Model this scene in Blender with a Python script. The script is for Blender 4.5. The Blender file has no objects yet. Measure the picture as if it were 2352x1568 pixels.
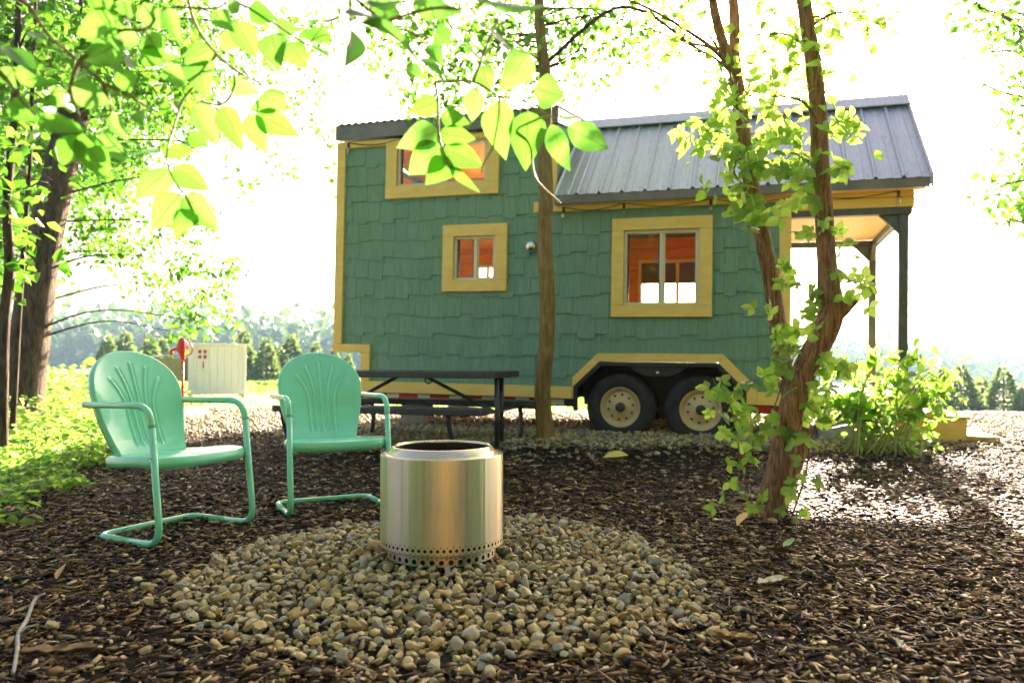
import bpy, bmesh, math, random
import numpy as np
from mathutils import Vector, Matrix, Euler

random.seed(7)
RNG = np.random.default_rng(11)
sc = bpy.context.scene
col = sc.collection
rad = math.radians

# ------------------------------------------------------------------ camera
CAM_H, FPX, PITCH = 0.82, 1750.0, math.atan(44 / 1750.0)
cam = bpy.data.cameras.new('camera')
cam.sensor_width = 36.0
cam.lens = 36.0 * FPX / 2352.0
cam.clip_start, cam.clip_end = 0.05, 4000.0
cam.dof.use_dof = True
cam.dof.focus_distance = 3.05
cam.dof.aperture_fstop = 3.2
camo = bpy.data.objects.new('camera', cam)
camo.location = (0, 0, CAM_H)
camo.rotation_euler = (rad(90) + PITCH, 0, 0)
col.objects.link(camo)
sc.camera = camo

# ------------------------------------------------------------------ sky, sun, exposure
SUN_EL, SUN_AZ = rad(21.0), rad(20.3)        # azimuth measured from +Y (view direction) towards +X
SUN_DIR = Vector((math.sin(SUN_AZ) * math.cos(SUN_EL), math.cos(SUN_AZ) * math.cos(SUN_EL), math.sin(SUN_EL)))
w = bpy.data.worlds.new('World')
sc.world = w
w.use_nodes = True
nt = w.node_tree
sky = nt.nodes.new('ShaderNodeTexSky')
sky.sky_type = 'NISHITA'
sky.sun_disc = False
sky.sun_elevation = SUN_EL
sky.sun_rotation = SUN_AZ
sky.dust_density = 6.0
sky.air_density = 0.7
sky.ozone_density = 0.4
bg = nt.nodes['Background']
bg.inputs['Strength'].default_value = 0.065
nt.links.new(sky.outputs[0], bg.inputs['Color'])
sun = bpy.data.lights.new('sun', 'SUN')
sun.energy = 5.0
sun.angle = rad(0.53)
sun.color = (1.0, 0.90, 0.74)
suno = bpy.data.objects.new('sun', sun)
suno.rotation_euler = (-SUN_DIR).to_track_quat('-Z', 'Y').to_euler()
suno.location = SUN_DIR * 60
col.objects.link(suno)
vs = sc.view_settings
vs.view_transform = 'Standard'
vs.look = 'None'
vs.exposure = 3.22
vs.gamma = 1.0
vs.use_curve_mapping = False
vs.use_white_balance = True          # camera set for open shade
vs.white_balance_temperature = 7300
vs.white_balance_tint = 22
sc.cycles.max_bounces = 8
sc.cycles.diffuse_bounces = 4
sc.cycles.glossy_bounces = 4
sc.cycles.transmission_bounces = 8
sc.cycles.transparent_max_bounces = 8
sc.cycles.volume_bounces = 0
sc.cycles.sample_clamp_indirect = 6.0
sc.cycles.use_denoising = True
sc.cycles.caustics_reflective = False
sc.cycles.caustics_refractive = False


# ------------------------------------------------------------------ mesh helpers
def nrm(v):
    v = np.asarray(v, float)
    return v / (np.linalg.norm(v) + 1e-12)


def link(name, me, mat=None, parent=None, smooth=False):
    o = bpy.data.objects.new(name, me)
    col.objects.link(o)
    if mat is not None and len(me.materials) == 0:
        me.materials.append(mat)
    if smooth:
        me.shade_smooth()
    if parent is not None:
        o.parent = parent
    return o


def np_mesh(name, V, Fq):
    """V (n,3) float, Fq (m,k) int with constant k"""
    me = bpy.data.meshes.new(name)
    V = np.ascontiguousarray(V, dtype=np.float32)
    Fq = np.ascontiguousarray(Fq, dtype=np.int32)
    m, k = Fq.shape
    me.vertices.add(len(V))
    me.vertices.foreach_set('co', V.ravel())
    me.loops.add(m * k)
    me.loops.foreach_set('vertex_index', Fq.ravel())
    me.polygons.add(m)
    me.polygons.foreach_set('loop_start', np.arange(0, m * k, k, dtype=np.int32))
    me.update(calc_edges=True)
    me.validate()
    return me


def smooth_path(pts, r=None, n=6):
    """round the corners of a polyline"""
    pts = [np.asarray(p, float) for p in pts]
    out = [pts[0]]
    for i in range(1, len(pts) - 1):
        a, b, c = pts[i - 1], pts[i], pts[i + 1]
        la, lc = np.linalg.norm(a - b), np.linalg.norm(c - b)
        rr = min(r if r else 1e9, la * .48, lc * .48)
        p, q = b + (a - b) / la * rr, b + (c - b) / lc * rr
        for k in range(n + 1):
            t = k / n
            out.append((1 - t) ** 2 * p + 2 * t * (1 - t) * b + t * t * q)
    out.append(pts[-1])
    return out


def catmull(pts, n=6):
    P = [np.asarray(p, float) for p in pts]
    P = [2 * P[0] - P[1]] + P + [2 * P[-1] - P[-2]]
    out = []
    for i in range(1, len(P) - 2):
        a, b, c, d = P[i - 1], P[i], P[i + 1], P[i + 2]
        for k in range(n):
            t = k / n
            out.append(.5 * ((2 * b) + (c - a) * t + (2 * a - 5 * b + 4 * c - d) * t * t + (-a + 3 * b - 3 * c + d) * t ** 3))
    out.append(P[-2])
    return out


class MB:
    def __init__(s):
        s.v, s.f = [], []

    def add(s, V, Fs):
        b = len(s.v)
        s.v += [tuple(map(float, p)) for p in V]
        s.f += [tuple(b + i for i in f) for f in Fs]

    def box(s, x0, x1, y0, y1, z0, z1):
        s.add([(x0, y0, z0), (x1, y0, z0), (x1, y1, z0), (x0, y1, z0), (x0, y0, z1), (x1, y0, z1), (x1, y1, z1), (x0, y1, z1)],
              [(0, 3, 2, 1), (4, 5, 6, 7), (0, 1, 5, 4), (1, 2, 6, 5), (2, 3, 7, 6), (3, 0, 4, 7)])
        return s

    def prism_xz(s, poly, y0, y1):
        n = len(poly)
        s.add([(x, y0, z) for x, z in poly] + [(x, y1, z) for x, z in poly],
              [tuple(range(n)), tuple(range(2 * n - 1, n - 1, -1))] + [(i, i + n, (i + 1) % n + n, (i + 1) % n) for i in range(n)])
        return s

    def prism_yz(s, poly, x0, x1):
        n = len(poly)
        s.add([(x0, y, z) for y, z in poly] + [(x1, y, z) for y, z in poly],
              [tuple(range(n)), tuple(range(2 * n - 1, n - 1, -1))] + [(i, i + n, (i + 1) % n + n, (i + 1) % n) for i in range(n)])
        return s

    def tube(s, path, r, n=10, cap=True, wob=0.0, up=(0, 0, 1)):
        P = [np.asarray(p, float) for p in path]
        m = len(P)
        R = r if hasattr(r, '__len__') else [r] * m
        if len(R) != m:
            R = np.interp(np.linspace(0, 1, m), np.linspace(0, 1, len(R)), R)
        T = [nrm(P[min(i + 1, m - 1)] - P[max(i - 1, 0)]) for i in range(m)]
        a = np.cross(T[0], up)
        if np.linalg.norm(a) < 1e-3:
            a = np.cross(T[0], (1, 0, 0))
        a = nrm(a)
        V = []
        for i in range(m):
            a = nrm(a - T[i] * np.dot(a, T[i]))
            b = np.cross(T[i], a)
            for k in range(n):
                t = 2 * math.pi * k / n
                rr = R[i] * (1 + (wob * (random.random() - .5) if wob else 0))
                V.append(P[i] + rr * (math.cos(t) * a + math.sin(t) * b))
        Fs = [(i * n + k, i * n + (k + 1) % n, (i + 1) * n + (k + 1) % n, (i + 1) * n + k) for i in range(m - 1) for k in range(n)]
        if cap:
            Fs += [tuple(range(n - 1, -1, -1)), tuple((m - 1) * n + k for k in range(n))]
        s.add(V, Fs)
        return s

    def lathe(s, prof, n=48, c=(0, 0, 0), axis='z', closed=False):
        """prof [(r,h)]"""
        V = []
        for r, h in prof:
            for k in range(n):
                t = 2 * math.pi * k / n
                x, y = r * math.cos(t), r * math.sin(t)
                V.append((c[0] + x, c[1] + y, c[2] + h) if axis == 'z' else (c[0] + x, c[1] + h, c[2] + y))
        m = len(prof)
        Fs = []
        for i in range(m - 1 + (1 if closed else 0)):
            j = (i + 1) % m
            for k in range(n):
                q = (i * n + k, i * n + (k + 1) % n, j * n + (k + 1) % n, j * n + k)
                Fs.append(q if axis == 'z' else q[::-1])
        s.add(V, Fs)
        return s

    def build(s, name, mat, parent=None, smooth=False, bevel=0.0, auto=None):
        me = bpy.data.meshes.new(name)
        me.from_pydata(s.v, [], s.f)
        me.update()
        if auto is not None:
            me.shade_smooth()
            me.set_sharp_from_angle(angle=rad(auto))
        o = link(name, me, mat, parent, smooth)
        if bevel:
            b = o.modifiers.new('bevel', 'BEVEL')
            b.width = bevel
            b.segments = 2
            b.limit_method = 'ANGLE'
        return o


def empty(name, loc=(0, 0, 0), rot=(0, 0, 0)):
    o = bpy.data.objects.new(name, None)
    col.objects.link(o)
    o.location = loc
    o.rotation_euler = rot
    o.empty_display_size = .1
    return o


def tag(o, label=None, cat=None, group=None, kind=None):
    if label: o['label'] = label
    if cat: o['category'] = cat
    if group: o['group'] = group
    if kind: o['kind'] = kind
    return o


def copy_tree(o, parent=None):
    c = o.copy()
    col.objects.link(c)
    c.parent = parent
    for ch in list(o.children):
        copy_tree(ch, c)
    return c


def at(x, y, Y):
    """place at survey sighting (x, y) taken from the viewpoint, at true distance Y in metres"""
    u, v = (x - 1176) / FPX, (784 - y) / FPX
    d = np.array([u, math.cos(PITCH) - v * math.sin(PITCH), math.sin(PITCH) + v * math.cos(PITCH)])
    return np.array([0, 0, CAM_H]) + d * (Y / d[1])


def sstep(a, b, x):
    t = np.clip((x - a) / (b - a), 0, 1)
    return t * t * (3 - 2 * t)


def ground_z(x, y):
    x = np.asarray(x, float); y = np.asarray(y, float)
    z = .075 * sstep(5.4, 7.0, y) + .02 * sstep(-1.2, -2.6, x) * sstep(2, 5, y)
    yy = np.maximum(y, 1.0)
    side = np.clip((x / yy + .35) / 1.0, 0, 1)
    side = side * side * (3 - 2 * side)
    z = z - (np.clip(y, 10.5, 40) - 10.5) * (.012 + .052 * side) - np.clip(y - 40, 0, 400) * (.004 + .02 * side)
    return z


# ------------------------------------------------------------------ materials
def newmat(name):
    m = bpy.data.materials.new(name)
    m.use_nodes = True
    n = m.node_tree.nodes
    return m, m.node_tree, n['Principled BSDF']


def ramp(t, stops, interp='LINEAR'):
    r = t.nodes.new('ShaderNodeValToRGB')
    r.color_ramp.interpolation = interp
    e = r.color_ramp.elements
    while len(e) < len(stops):
        e.new(.5)
    for i, (p, c) in enumerate(stops):
        e[i].position = p
        e[i].color = (*c, 1)
    return r


def coord(t, kind='Object', scale=(1, 1, 1)):
    tc = t.nodes.new('ShaderNodeTexCoord')
    mp = t.nodes.new('ShaderNodeMapping')
    mp.inputs['Scale'].default_value = scale
    t.links.new(tc.outputs[kind], mp.inputs['Vector'])
    return mp.outputs[0]


def noise(t, vec, scale, detail=4, rough=.6, dist=0.0):
    n = t.nodes.new('ShaderNodeTexNoise')
    n.inputs['Scale'].default_value = scale
    n.inputs['Detail'].default_value = detail
    n.inputs['Roughness'].default_value = rough
    n.inputs['Distortion'].default_value = dist
    if vec is not None:
        t.links.new(vec, n.inputs['Vector'])
    return n


def bump(t, fac, b, strength=.3, dist=.01):
    bp = t.nodes.new('ShaderNodeBump')
    bp.inputs['Strength'].default_value = strength
    bp.inputs['Distance'].default_value = dist
    t.links.new(fac, bp.inputs['Height'])
    t.links.new(bp.outputs[0], b.inputs['Normal'])
    return bp


def noisy(name, c0, c1, scale=6, rough=.6, metal=0.0, bstr=.0, bdist=.005, stretch=(1, 1, 1), bscale=None, spec=.5, lo=.35, hi=.65, detail=5, coat=0.0, r1=None):
    """colour that wanders between c0 and c1, with optional relief"""
    m, t, b = newmat(name)
    v = coord(t, 'Object', stretch)
    n = noise(t, v, scale, detail)
    r = ramp(t, [(lo, c0), (hi, c1)])
    t.links.new(n.outputs[0], r.inputs[0])
    t.links.new(r.outputs[0], b.inputs['Base Color'])
    b.inputs['Roughness'].default_value = rough
    b.inputs['Metallic'].default_value = metal
    b.inputs['Specular IOR Level'].default_value = spec
    b.inputs['Coat Weight'].default_value = coat
    if r1 is not None:
        mr = t.nodes.new('ShaderNodeMapRange')
        mr.inputs['To Min'].default_value, mr.inputs['To Max'].default_value = rough, r1
        t.links.new(n.outputs[0], mr.inputs[0])
        t.links.new(mr.outputs[0], b.inputs['Roughness'])
    if bstr:
        n2 = noise(t, v, bscale or scale * 3, 6)
        bump(t, n2.outputs[0], b, bstr, bdist)
    return m


def island_rand(t):
    g = t.nodes.new('ShaderNodeNewGeometry')
    oi = t.nodes.new('ShaderNodeObjectInfo')
    a = t.nodes.new('ShaderNodeMath'); a.operation = 'ADD'
    f = t.nodes.new('ShaderNodeMath'); f.operation = 'FRACT'
    t.links.new(g.outputs['Random Per Island'], a.inputs[0])
    t.links.new(oi.outputs['Random'], a.inputs[1])
    t.links.new(a.outputs[0], f.inputs[0])
    return f.outputs[0]


def leaf_mat(name, cols, tcols, trans=.55, rough=.45, vein=False):
    m, t, b = newmat(name)
    rnd = island_rand(t)
    r = ramp(t, [(i / max(1, len(cols) - 1), c) for i, c in enumerate(cols)])
    r2 = ramp(t, [(i / max(1, len(tcols) - 1), c) for i, c in enumerate(tcols)])
    t.links.new(rnd, r.inputs[0])
    t.links.new(rnd, r2.inputs[0])
    t.links.new(r.outputs[0], b.inputs['Base Color'])
    b.inputs['Roughness'].default_value = rough
    tr = t.nodes.new('ShaderNodeBsdfTranslucent')
    src = r2.outputs[0]
    if vein:
        uv = t.nodes.new('ShaderNodeUVMap')
        wv = t.nodes.new('ShaderNodeTexWave')
        wv.wave_type = 'BANDS'; wv.bands_direction = 'Y'
        wv.inputs['Scale'].default_value = 3.0
        wv.inputs['Distortion'].default_value = .6
        sp = t.nodes.new('ShaderNodeSeparateXYZ')
        ab = t.nodes.new('ShaderNodeMath'); ab.operation = 'ABSOLUTE'
        ml = t.nodes.new('ShaderNodeMath'); ml.operation = 'MULTIPLY_ADD'
        ml.inputs[1].default_value = -.55
        cb = t.nodes.new('ShaderNodeCombineXYZ')
        t.links.new(uv.outputs[0], sp.inputs[0])
        t.links.new(sp.outputs[0], ab.inputs[0])
        t.links.new(ab.outputs[0], ml.inputs[0])
        t.links.new(sp.outputs[1], ml.inputs[2])
        t.links.new(sp.outputs[0], cb.inputs[0])
        t.links.new(ml.outputs[0], cb.inputs[1])
        t.links.new(cb.outputs[0], wv.inputs['Vector'])
        mid = t.nodes.new('ShaderNodeMapRange')
        mid.inputs['From Min'].default_value, mid.inputs['From Max'].default_value = .03, .09
        mid.inputs['To Min'].default_value, mid.inputs['To Max'].default_value = .62, 1
        t.links.new(ab.outputs[0], mid.inputs[0])
        wr = t.nodes.new('ShaderNodeMapRange')
        wr.inputs['From Min'].default_value, wr.inputs['From Max'].default_value = .03, .3
        wr.inputs['To Min'].default_value, wr.inputs['To Max'].default_value = .78, 1
        t.links.new(wv.outputs['Fac'], wr.inputs[0])
        mm = t.nodes.new('ShaderNodeMath'); mm.operation = 'MULTIPLY'
        t.links.new(mid.outputs[0], mm.inputs[0]); t.links.new(wr.outputs[0], mm.inputs[1])
        mx = t.nodes.new('ShaderNodeMixRGB'); mx.blend_type = 'MULTIPLY'; mx.inputs[0].default_value = 1
        t.links.new(r2.outputs[0], mx.inputs[1]); t.links.new(mm.outputs[0], mx.inputs[2])
        src = mx.outputs[0]
        bump(t, mm.outputs[0], b, .4, .001)
    t.links.new(src, tr.inputs['Color'])
    mix = t.nodes.new('ShaderNodeMixShader')
    mix.inputs[0].default_value = trans
    t.links.new(b.outputs[0], mix.inputs[1])
    t.links.new(tr.outputs[0], mix.inputs[2])
    t.links.new(mix.outputs[0], t.nodes['Material Output'].inputs['Surface'])
    return m


M = {}
M['leaf'] = leaf_mat('tree_leaf', [(.045, .11, .015), (.07, .16, .02), (.10, .19, .03)], [(.05, .20, .012), (.10, .36, .02), (.17, .46, .05)])
M['leaf_big'] = leaf_mat('branch_leaf', [(.06, .15, .02), (.08, .18, .025), (.10, .20, .03)], [(.09, .38, .03), (.12, .45, .05), (.17, .50, .08)], vein=True, trans=.5, rough=.38)
M['leaf_vine'] = leaf_mat('vine_leaf', [(.06, .18, .035), (.09, .23, .045), (.12, .27, .06)], [(.24, .48, .05), (.32, .55, .08), (.40, .6, .12)], trans=.62, rough=.4)
M['leaf_cover'] = leaf_mat('cover_leaf', [(.04, .12, .02), (.06, .16, .03), (.09, .20, .04)], [(.20, .46, .04), (.28, .54, .07), (.36, .58, .12)], trans=.62)
M['needle'] = leaf_mat('needle', [(.045, .105, .04), (.06, .13, .05), (.08, .15, .06)], [(.16, .3, .07), (.2, .36, .08), (.28, .42, .12)], trans=.42)
M['forest'] = leaf_mat('far_leaf', [(.022, .055, .018), (.035, .08, .025), (.05, .10, .03)], [(.07, .15, .03), (.10, .2, .04), (.14, .24, .05)], trans=.22)


def bark_mat(name, c0, c1, sx=16, sz=2.2, strength=.9, dist=.02):
    m, t, b = newmat(name)
    v = coord(t, 'Object', (sx, sx, sz))
    n = noise(t, v, 1.0, 6, .62, .8)
    n3 = noise(t, coord(t, 'Object', (1, 1, .7)), 3.0, 3)
    r = ramp(t, [(.36, c0), (.66, c1)])
    t.links.new(n.outputs[0], r.inputs[0])
    mx = t.nodes.new('ShaderNodeMixRGB'); mx.blend_type = 'MULTIPLY'; mx.inputs[0].default_value = .6
    r3 = ramp(t, [(.3, (.5, .5, .48)), (.7, (1.2, 1.15, 1.05))])
    t.links.new(n3.outputs[0], r3.inputs[0])
    t.links.new(r.outputs[0], mx.inputs[1]); t.links.new(r3.outputs[0], mx.inputs[2])
    t.links.new(mx.outputs[0], b.inputs['Base Color'])
    b.inputs['Roughness'].default_value = .85
    b.inputs['Specular IOR Level'].default_value = .2
    bump(t, n.outputs[0], b, strength, dist)
    return m


M['bark'] = bark_mat('bark_grey', (.022, .015, .010), (.15, .105, .07), 26, 4.5, 1.0, .06)
M['bark_mid'] = bark_mat('bark_tan', (.16, .115, .04), (.33, .235, .09), 30, 5, .5, .008)
M['bark_red'] = bark_mat('bark_red', (.13, .07, .036), (.50, .30, .175), 60, 7, 1.0, .02)
M['twig'] = noisy('twig', (.10, .06, .035), (.2, .13, .08), 30, .7)
M['twig_green'] = noisy('twig_green', (.22, .26, .06), (.3, .34, .1), 30, .6)


def siding_mat():
    m, t, b = newmat('teal_siding')
    v = coord(t, 'Object', (70, 70, 3.0))
    n = noise(t, v, 1.0, 5, .6)
    rnd = island_rand(t)
    r = ramp(t, [(.3, (.115, .250, .170)), (.7, (.170, .335, .235))])
    t.links.new(n.outputs[0], r.inputs[0])
    hs = t.nodes.new('ShaderNodeHueSaturation')
    mr = t.nodes.new('ShaderNodeMapRange')
    mr.inputs['To Min'].default_value, mr.inputs['To Max'].default_value = .95, 1.05
    t.links.new(rnd, mr.inputs[0])
    t.links.new(mr.outputs[0], hs.inputs['Value'])
    t.links.new(r.outputs[0], hs.inputs['Color'])
    t.links.new(hs.outputs[0], b.inputs['Base Color'])
    b.inputs['Roughness'].default_value = .6
    b.inputs['Specular IOR Level'].default_value = .35
    bump(t, n.outputs[0], b, .9, .006)
    return m


M['siding'] = siding_mat()
M['yellow'] = noisy('yellow_trim', (.76, .53, .13), (.84, .61, .17), 5, .55, bstr=.25, bscale=60, bdist=.002, stretch=(1, 1, 3))
M['sash'] = noisy('almond_sash', (.62, .56, .40), (.68, .62, .46), 8, .45)
M['roof'] = noisy('galvanised_roof', (.36, .39, .46), (.46, .49, .56), 9, .42, .55, r1=.55, stretch=(6, 1, 1), bstr=.06, bscale=5, bdist=.01)
M['fascia'] = noisy('grey_fascia', (.13, .13, .12), (.19, .185, .17), 5, .5, .3, bstr=.1)
M['pine'] = noisy('knotty_pine', (.52, .19, .04), (.70, .31, .08), 3.0, .45, stretch=(1.2, 9, 9), bstr=.1, bscale=20)
M['pine_tan'] = noisy('porch_ceiling', (.68, .47, .23), (.76, .55, .29), 3.0, .5, stretch=(1.2, 6, 6))
M['post'] = noisy('slate_post', (.05, .075, .085), (.08, .105, .115), 8, .5, bstr=.1)
M['black'] = noisy('black_steel', (.012, .013, .016), (.022, .023, .027), 9, .45, bstr=.1)
M['tyre'] = noisy('tyre_rubber', (.016, .016, .017), (.032, .031, .030), 12, .75, bstr=.15, bscale=60)
M['rim'] = noisy('cream_rim', (.55, .43, .22), (.64, .52, .29), 9, .45, lo=.3, hi=.7)
M['rust'] = noisy('hub_grime', (.03, .025, .02), (.08, .055, .04), 30, .7)
M['red'] = noisy('red_tape', (.5, .012, .015), (.6, .02, .02), 20, .35)
M['white'] = noisy('white_tape', (.70, .68, .6), (.78, .76, .7), 20, .4)
M['mint'] = noisy('mint_paint', (.13, .64, .42), (.16, .70, .47), 5, .22, coat=.5, bstr=.04, bscale=7, bdist=.01)
M['chrome'] = noisy('chrome', (.6, .6, .6), (.7, .7, .7), 20, .2, 1.0)
M['table'] = noisy('charcoal_table', (.030, .033, .036), (.05, .053, .056), 30, .38, bstr=.15, bscale=90, bdist=.002)
M['hydrant'] = noisy('red_enamel', (.5, .02, .012), (.62, .04, .02), 12, .3)
M['coop_white'] = noisy('coop_white', (.84, .83, .80), (.88, .87, .85), 4, .55, stretch=(8, 8, 1))
M['coop_tan'] = noisy('coop_tan', (.33, .29, .13), (.42, .36, .17), 4, .6, stretch=(8, 8, 1))
M['coop_red'] = noisy('coop_red', (.42, .015, .04), (.5, .03, .06), 9, .5)
M['concrete'] = noisy('concrete', (.28, .26, .22), (.40, .37, .31), 9, .85, bstr=.4)
M['log'] = bark_mat('log_grey', (.2, .16, .12), (.36, .3, .24), 12, 12)
M['wire'] = noisy('wire', (.03, .024, .02), (.05, .04, .03), 9, .6)


def glass_mat(name, tint, refl=.12, gloss=.02):
    m, t, b = newmat(name)
    tr = t.nodes.new('ShaderNodeBsdfTransparent'); tr.inputs[0].default_value = (*tint, 1)
    gl = t.nodes.new('ShaderNodeBsdfGlossy'); gl.inputs['Roughness'].default_value = gloss
    fr = t.nodes.new('ShaderNodeFresnel'); fr.inputs['IOR'].default_value = 1.5
    ad = t.nodes.new('ShaderNodeMath'); ad.operation = 'ADD'; ad.inputs[1].default_value = refl
    t.links.new(fr.outputs[0], ad.inputs[0])
    mx = t.nodes.new('ShaderNodeMixShader')
    t.links.new(ad.outputs[0], mx.inputs[0])
    t.links.new(tr.outputs[0], mx.inputs[1]); t.links.new(gl.outputs[0], mx.inputs[2])
    t.links.new(mx.outputs[0], t.nodes['Material Output'].inputs['Surface'])
    return m


M['glass'] = glass_mat('window_glass', (.94, .96, .95), -.025)
M['bulb'] = glass_mat('bulb_glass', (.97, .95, .88), .10)
M['screen'] = leaf_mat('roller_blind', [(.50, .40, .28), (.52, .42, .3)], [(.10, .07, .04), (.11, .075, .045)], trans=.4, rough=.8)


def steel_mat(name, base, r0, aniso=.85, lines=1.0):
    m, t, b = newmat(name)
    b.inputs['Base Color'].default_value = (*base, 1)
    b.inputs['Metallic'].default_value = 1
    b.inputs['Anisotropic'].default_value = aniso
    tg = t.nodes.new('ShaderNodeTangent')
    tg.direction_type = 'RADIAL'; tg.axis = 'Z'
    t.links.new(tg.outputs[0], b.inputs['Tangent'])
    b.inputs['Anisotropic Rotation'].default_value = 0.25
    # circumferential brush lines: very fine across the height, long round the drum
    v = coord(t, 'Object', (2, 2, 900))
    n = noise(t, v, 1.0, 3, .6)
    n2 = noise(t, coord(t, 'Object', (1, 1, 1)), 7.0, 4, .6)
    mr = t.nodes.new('ShaderNodeMapRange')
    mr.inputs['To Min'].default_value, mr.inputs['To Max'].default_value = r0, r0 + .16
    t.links.new(n2.outputs[0], mr.inputs[0])
    t.links.new(mr.outputs[0], b.inputs['Roughness'])
    # panel waviness round the drum that breaks reflections into upright streaks
    n4 = noise(t, coord(t, 'Object', (1, 1, .01)), 34.0, 4, .65)
    b1 = t.nodes.new('ShaderNodeBump')
    b1.inputs['Strength'].default_value = .25 * lines; b1.inputs['Distance'].default_value = .0006
    t.links.new(n.outputs[0], b1.inputs['Height'])
    b2 = t.nodes.new('ShaderNodeBump')
    b2.inputs['Strength'].default_value = .5 * lines; b2.inputs['Distance'].default_value = .004
    t.links.new(n4.outputs[0], b2.inputs['Height'])
    t.links.new(b2.outputs[0], b.inputs['Normal'])
    return m


M['steel'] = steel_mat('brushed_steel', (.62, .54, .37), .29, 1.0, 1.8)
M['steel_rim'] = steel_mat('polished_steel', (.64, .57, .42), .18, .3, .2)
M['soot'] = noisy('soot', (.008, .007, .006), (.03, .022, .015), 9, .6)


def stone_mat(name, gain=1.0):
    m, t, b = newmat(name)
    rnd = island_rand(t)
    cs = [(.0, (.23, .19, .10)), (.14, (.34, .27, .13)), (.28, (.20, .20, .16)), (.40, (.40, .35, .22)), (.52, (.31, .225, .10)),
          (.64, (.17, .185, .17)), (.76, (.38, .30, .15)), (.88, (.27, .26, .19)), (1, (.42, .38, .27))]
    r = ramp(t, [(p, tuple(gain * q for q in c)) for p, c in cs], 'CONSTANT')
    t.links.new(rnd, r.inputs[0])
    n = noise(t, coord(t, 'Object'), 55.0, 5, .65)
    r2 = ramp(t, [(.3, (.72, .70, .66)), (.7, (1.15, 1.12, 1.05))])
    t.links.new(n.outputs[0], r2.inputs[0])
    mx = t.nodes.new('ShaderNodeMixRGB'); mx.blend_type = 'MULTIPLY'; mx.inputs[0].default_value = 1
    t.links.new(r.outputs[0], mx.inputs[1]); t.links.new(r2.outputs[0], mx.inputs[2])
    t.links.new(mx.outputs[0], b.inputs['Base Color'])
    b.inputs['Roughness'].default_value = .62
    b.inputs['Specular IOR Level'].default_value = .35
    bump(t, n.outputs[0], b, .3, .003)
    return m


M['stone'] = stone_mat('river_stone', 1.3)


def chip_mat():
    m, t, b = newmat('bark_chip')
    rnd = island_rand(t)
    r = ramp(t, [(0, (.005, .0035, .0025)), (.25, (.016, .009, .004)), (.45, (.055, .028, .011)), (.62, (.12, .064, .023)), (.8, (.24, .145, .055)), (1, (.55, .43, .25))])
    t.links.new(rnd, r.inputs[0])
    n = noise(t, coord(t, 'Object'), 90.0, 4)
    r2 = ramp(t, [(.3, (.6, .6, .6)), (.7, (1.2, 1.2, 1.2))])
    t.links.new(n.outputs[0], r2.inputs[0])
    mx = t.nodes.new('ShaderNodeMixRGB'); mx.blend_type = 'MULTIPLY'; mx.inputs[0].default_value = 1
    t.links.new(r.outputs[0], mx.inputs[1]); t.links.new(r2.outputs[0], mx.inputs[2])
    t.links.new(mx.outputs[0], b.inputs['Base Color'])
    b.inputs['Roughness'].default_value = .62
    b.inputs['Specular IOR Level'].default_value = .2
    return m


M['chip'] = chip_mat()
M['soil_gap_shade'] = noisy('mulch_soil_gap_shade', (.006, .004, .003), (.018, .011, .006), 40, .9, bstr=.8, bscale=70, bdist=.01, spec=.2)
M['bed'] = noisy('gravel_base', (.10, .085, .05), (.17, .14, .085), 30, .9, bstr=.8, bscale=60, bdist=.01)


def field_mat():
    m, t, b = newmat('field_ground')
    v = coord(t, 'Object')
    n = noise(t, v, .35, 6, .65)
    n2 = noise(t, v, 9.0, 5, .7)
    r = ramp(t, [(.35, (.10, .15, .045)), (.5, (.20, .21, .09)), (.62, (.30, .27, .17))])
    t.links.new(n.outputs[0], r.inputs[0])
    r2 = ramp(t, [(.3, (.6, .6, .55)), (.7, (1.25, 1.25, 1.2))])
    t.links.new(n2.outputs[0], r2.inputs[0])
    mx = t.nodes.new('ShaderNodeMixRGB'); mx.blend_type = 'MULTIPLY'; mx.inputs[0].default_value = 1
    t.links.new(r.outputs[0], mx.inputs[1]); t.links.new(r2.outputs[0], mx.inputs[2])
    t.links.new(mx.outputs[0], b.inputs['Base Color'])
    b.inputs['Roughness'].default_value = .9
    b.inputs['Specular IOR Level'].default_value = .2
    bump(t, n2.outputs[0], b, .6, .05)
    return m


M['field'] = field_mat()


# ------------------------------------------------------------------ ground
def sheet(name, xs, ys, lift, mat, keep=None, kind='structure'):
    X, Y = np.meshgrid(xs, ys)
    Z = ground_z(X, Y) + lift
    V = np.stack([X.ravel(), Y.ravel(), Z.ravel()], 1)
    nx, ny = len(xs), len(ys)
    i, j = np.meshgrid(np.arange(nx - 1), np.arange(ny - 1))
    a = (j * nx + i).ravel()
    Fq = np.stack([a, a + 1, a + 1 + nx, a + nx], 1)
    if keep is not None:
        c = V[Fq].mean(1)
        Fq = Fq[keep(c[:, 0], c[:, 1])]
    me = np_mesh(name, V, Fq)
    o = link(name, me, mat, None, True)
    tag(o, kind=kind)
    return o


def axis(lim, near, step, grow=1.16):
    a, s = [0.0], step
    while a[-1] < lim:
        if a[-1] > near: s *= grow
        a.append(a[-1] + s)
    return np.array(a)


ax = axis(900, 12, .5)
ay = axis(900, 44, .5)
ground = sheet('ground', np.concatenate([-ax[:0:-1], ax]), np.concatenate([-axis(60, 6, .5)[:0:-1], ay]), 0, M['field'])


def edge_noise(x, y, s=1.0):
    return .5 * (np.sin(3.1 * x * s + 1.3 * y * s) + np.sin(2.3 * y * s - 1.7 * x * s + 1) + .6 * np.sin(7.3 * x * s + 5.1 * y * s)) / 1.3


PIT = (-.24, 2.97)
PIT_R = .925


def pit_r(x, y):
    """distance to the ring's edge, negative inside"""
    dx, dy = x - PIT[0], y - PIT[1]
    return np.hypot(dx, dy) - PIT_R - .085 * edge_noise(x * 1.6, y * 1.6)


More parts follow.
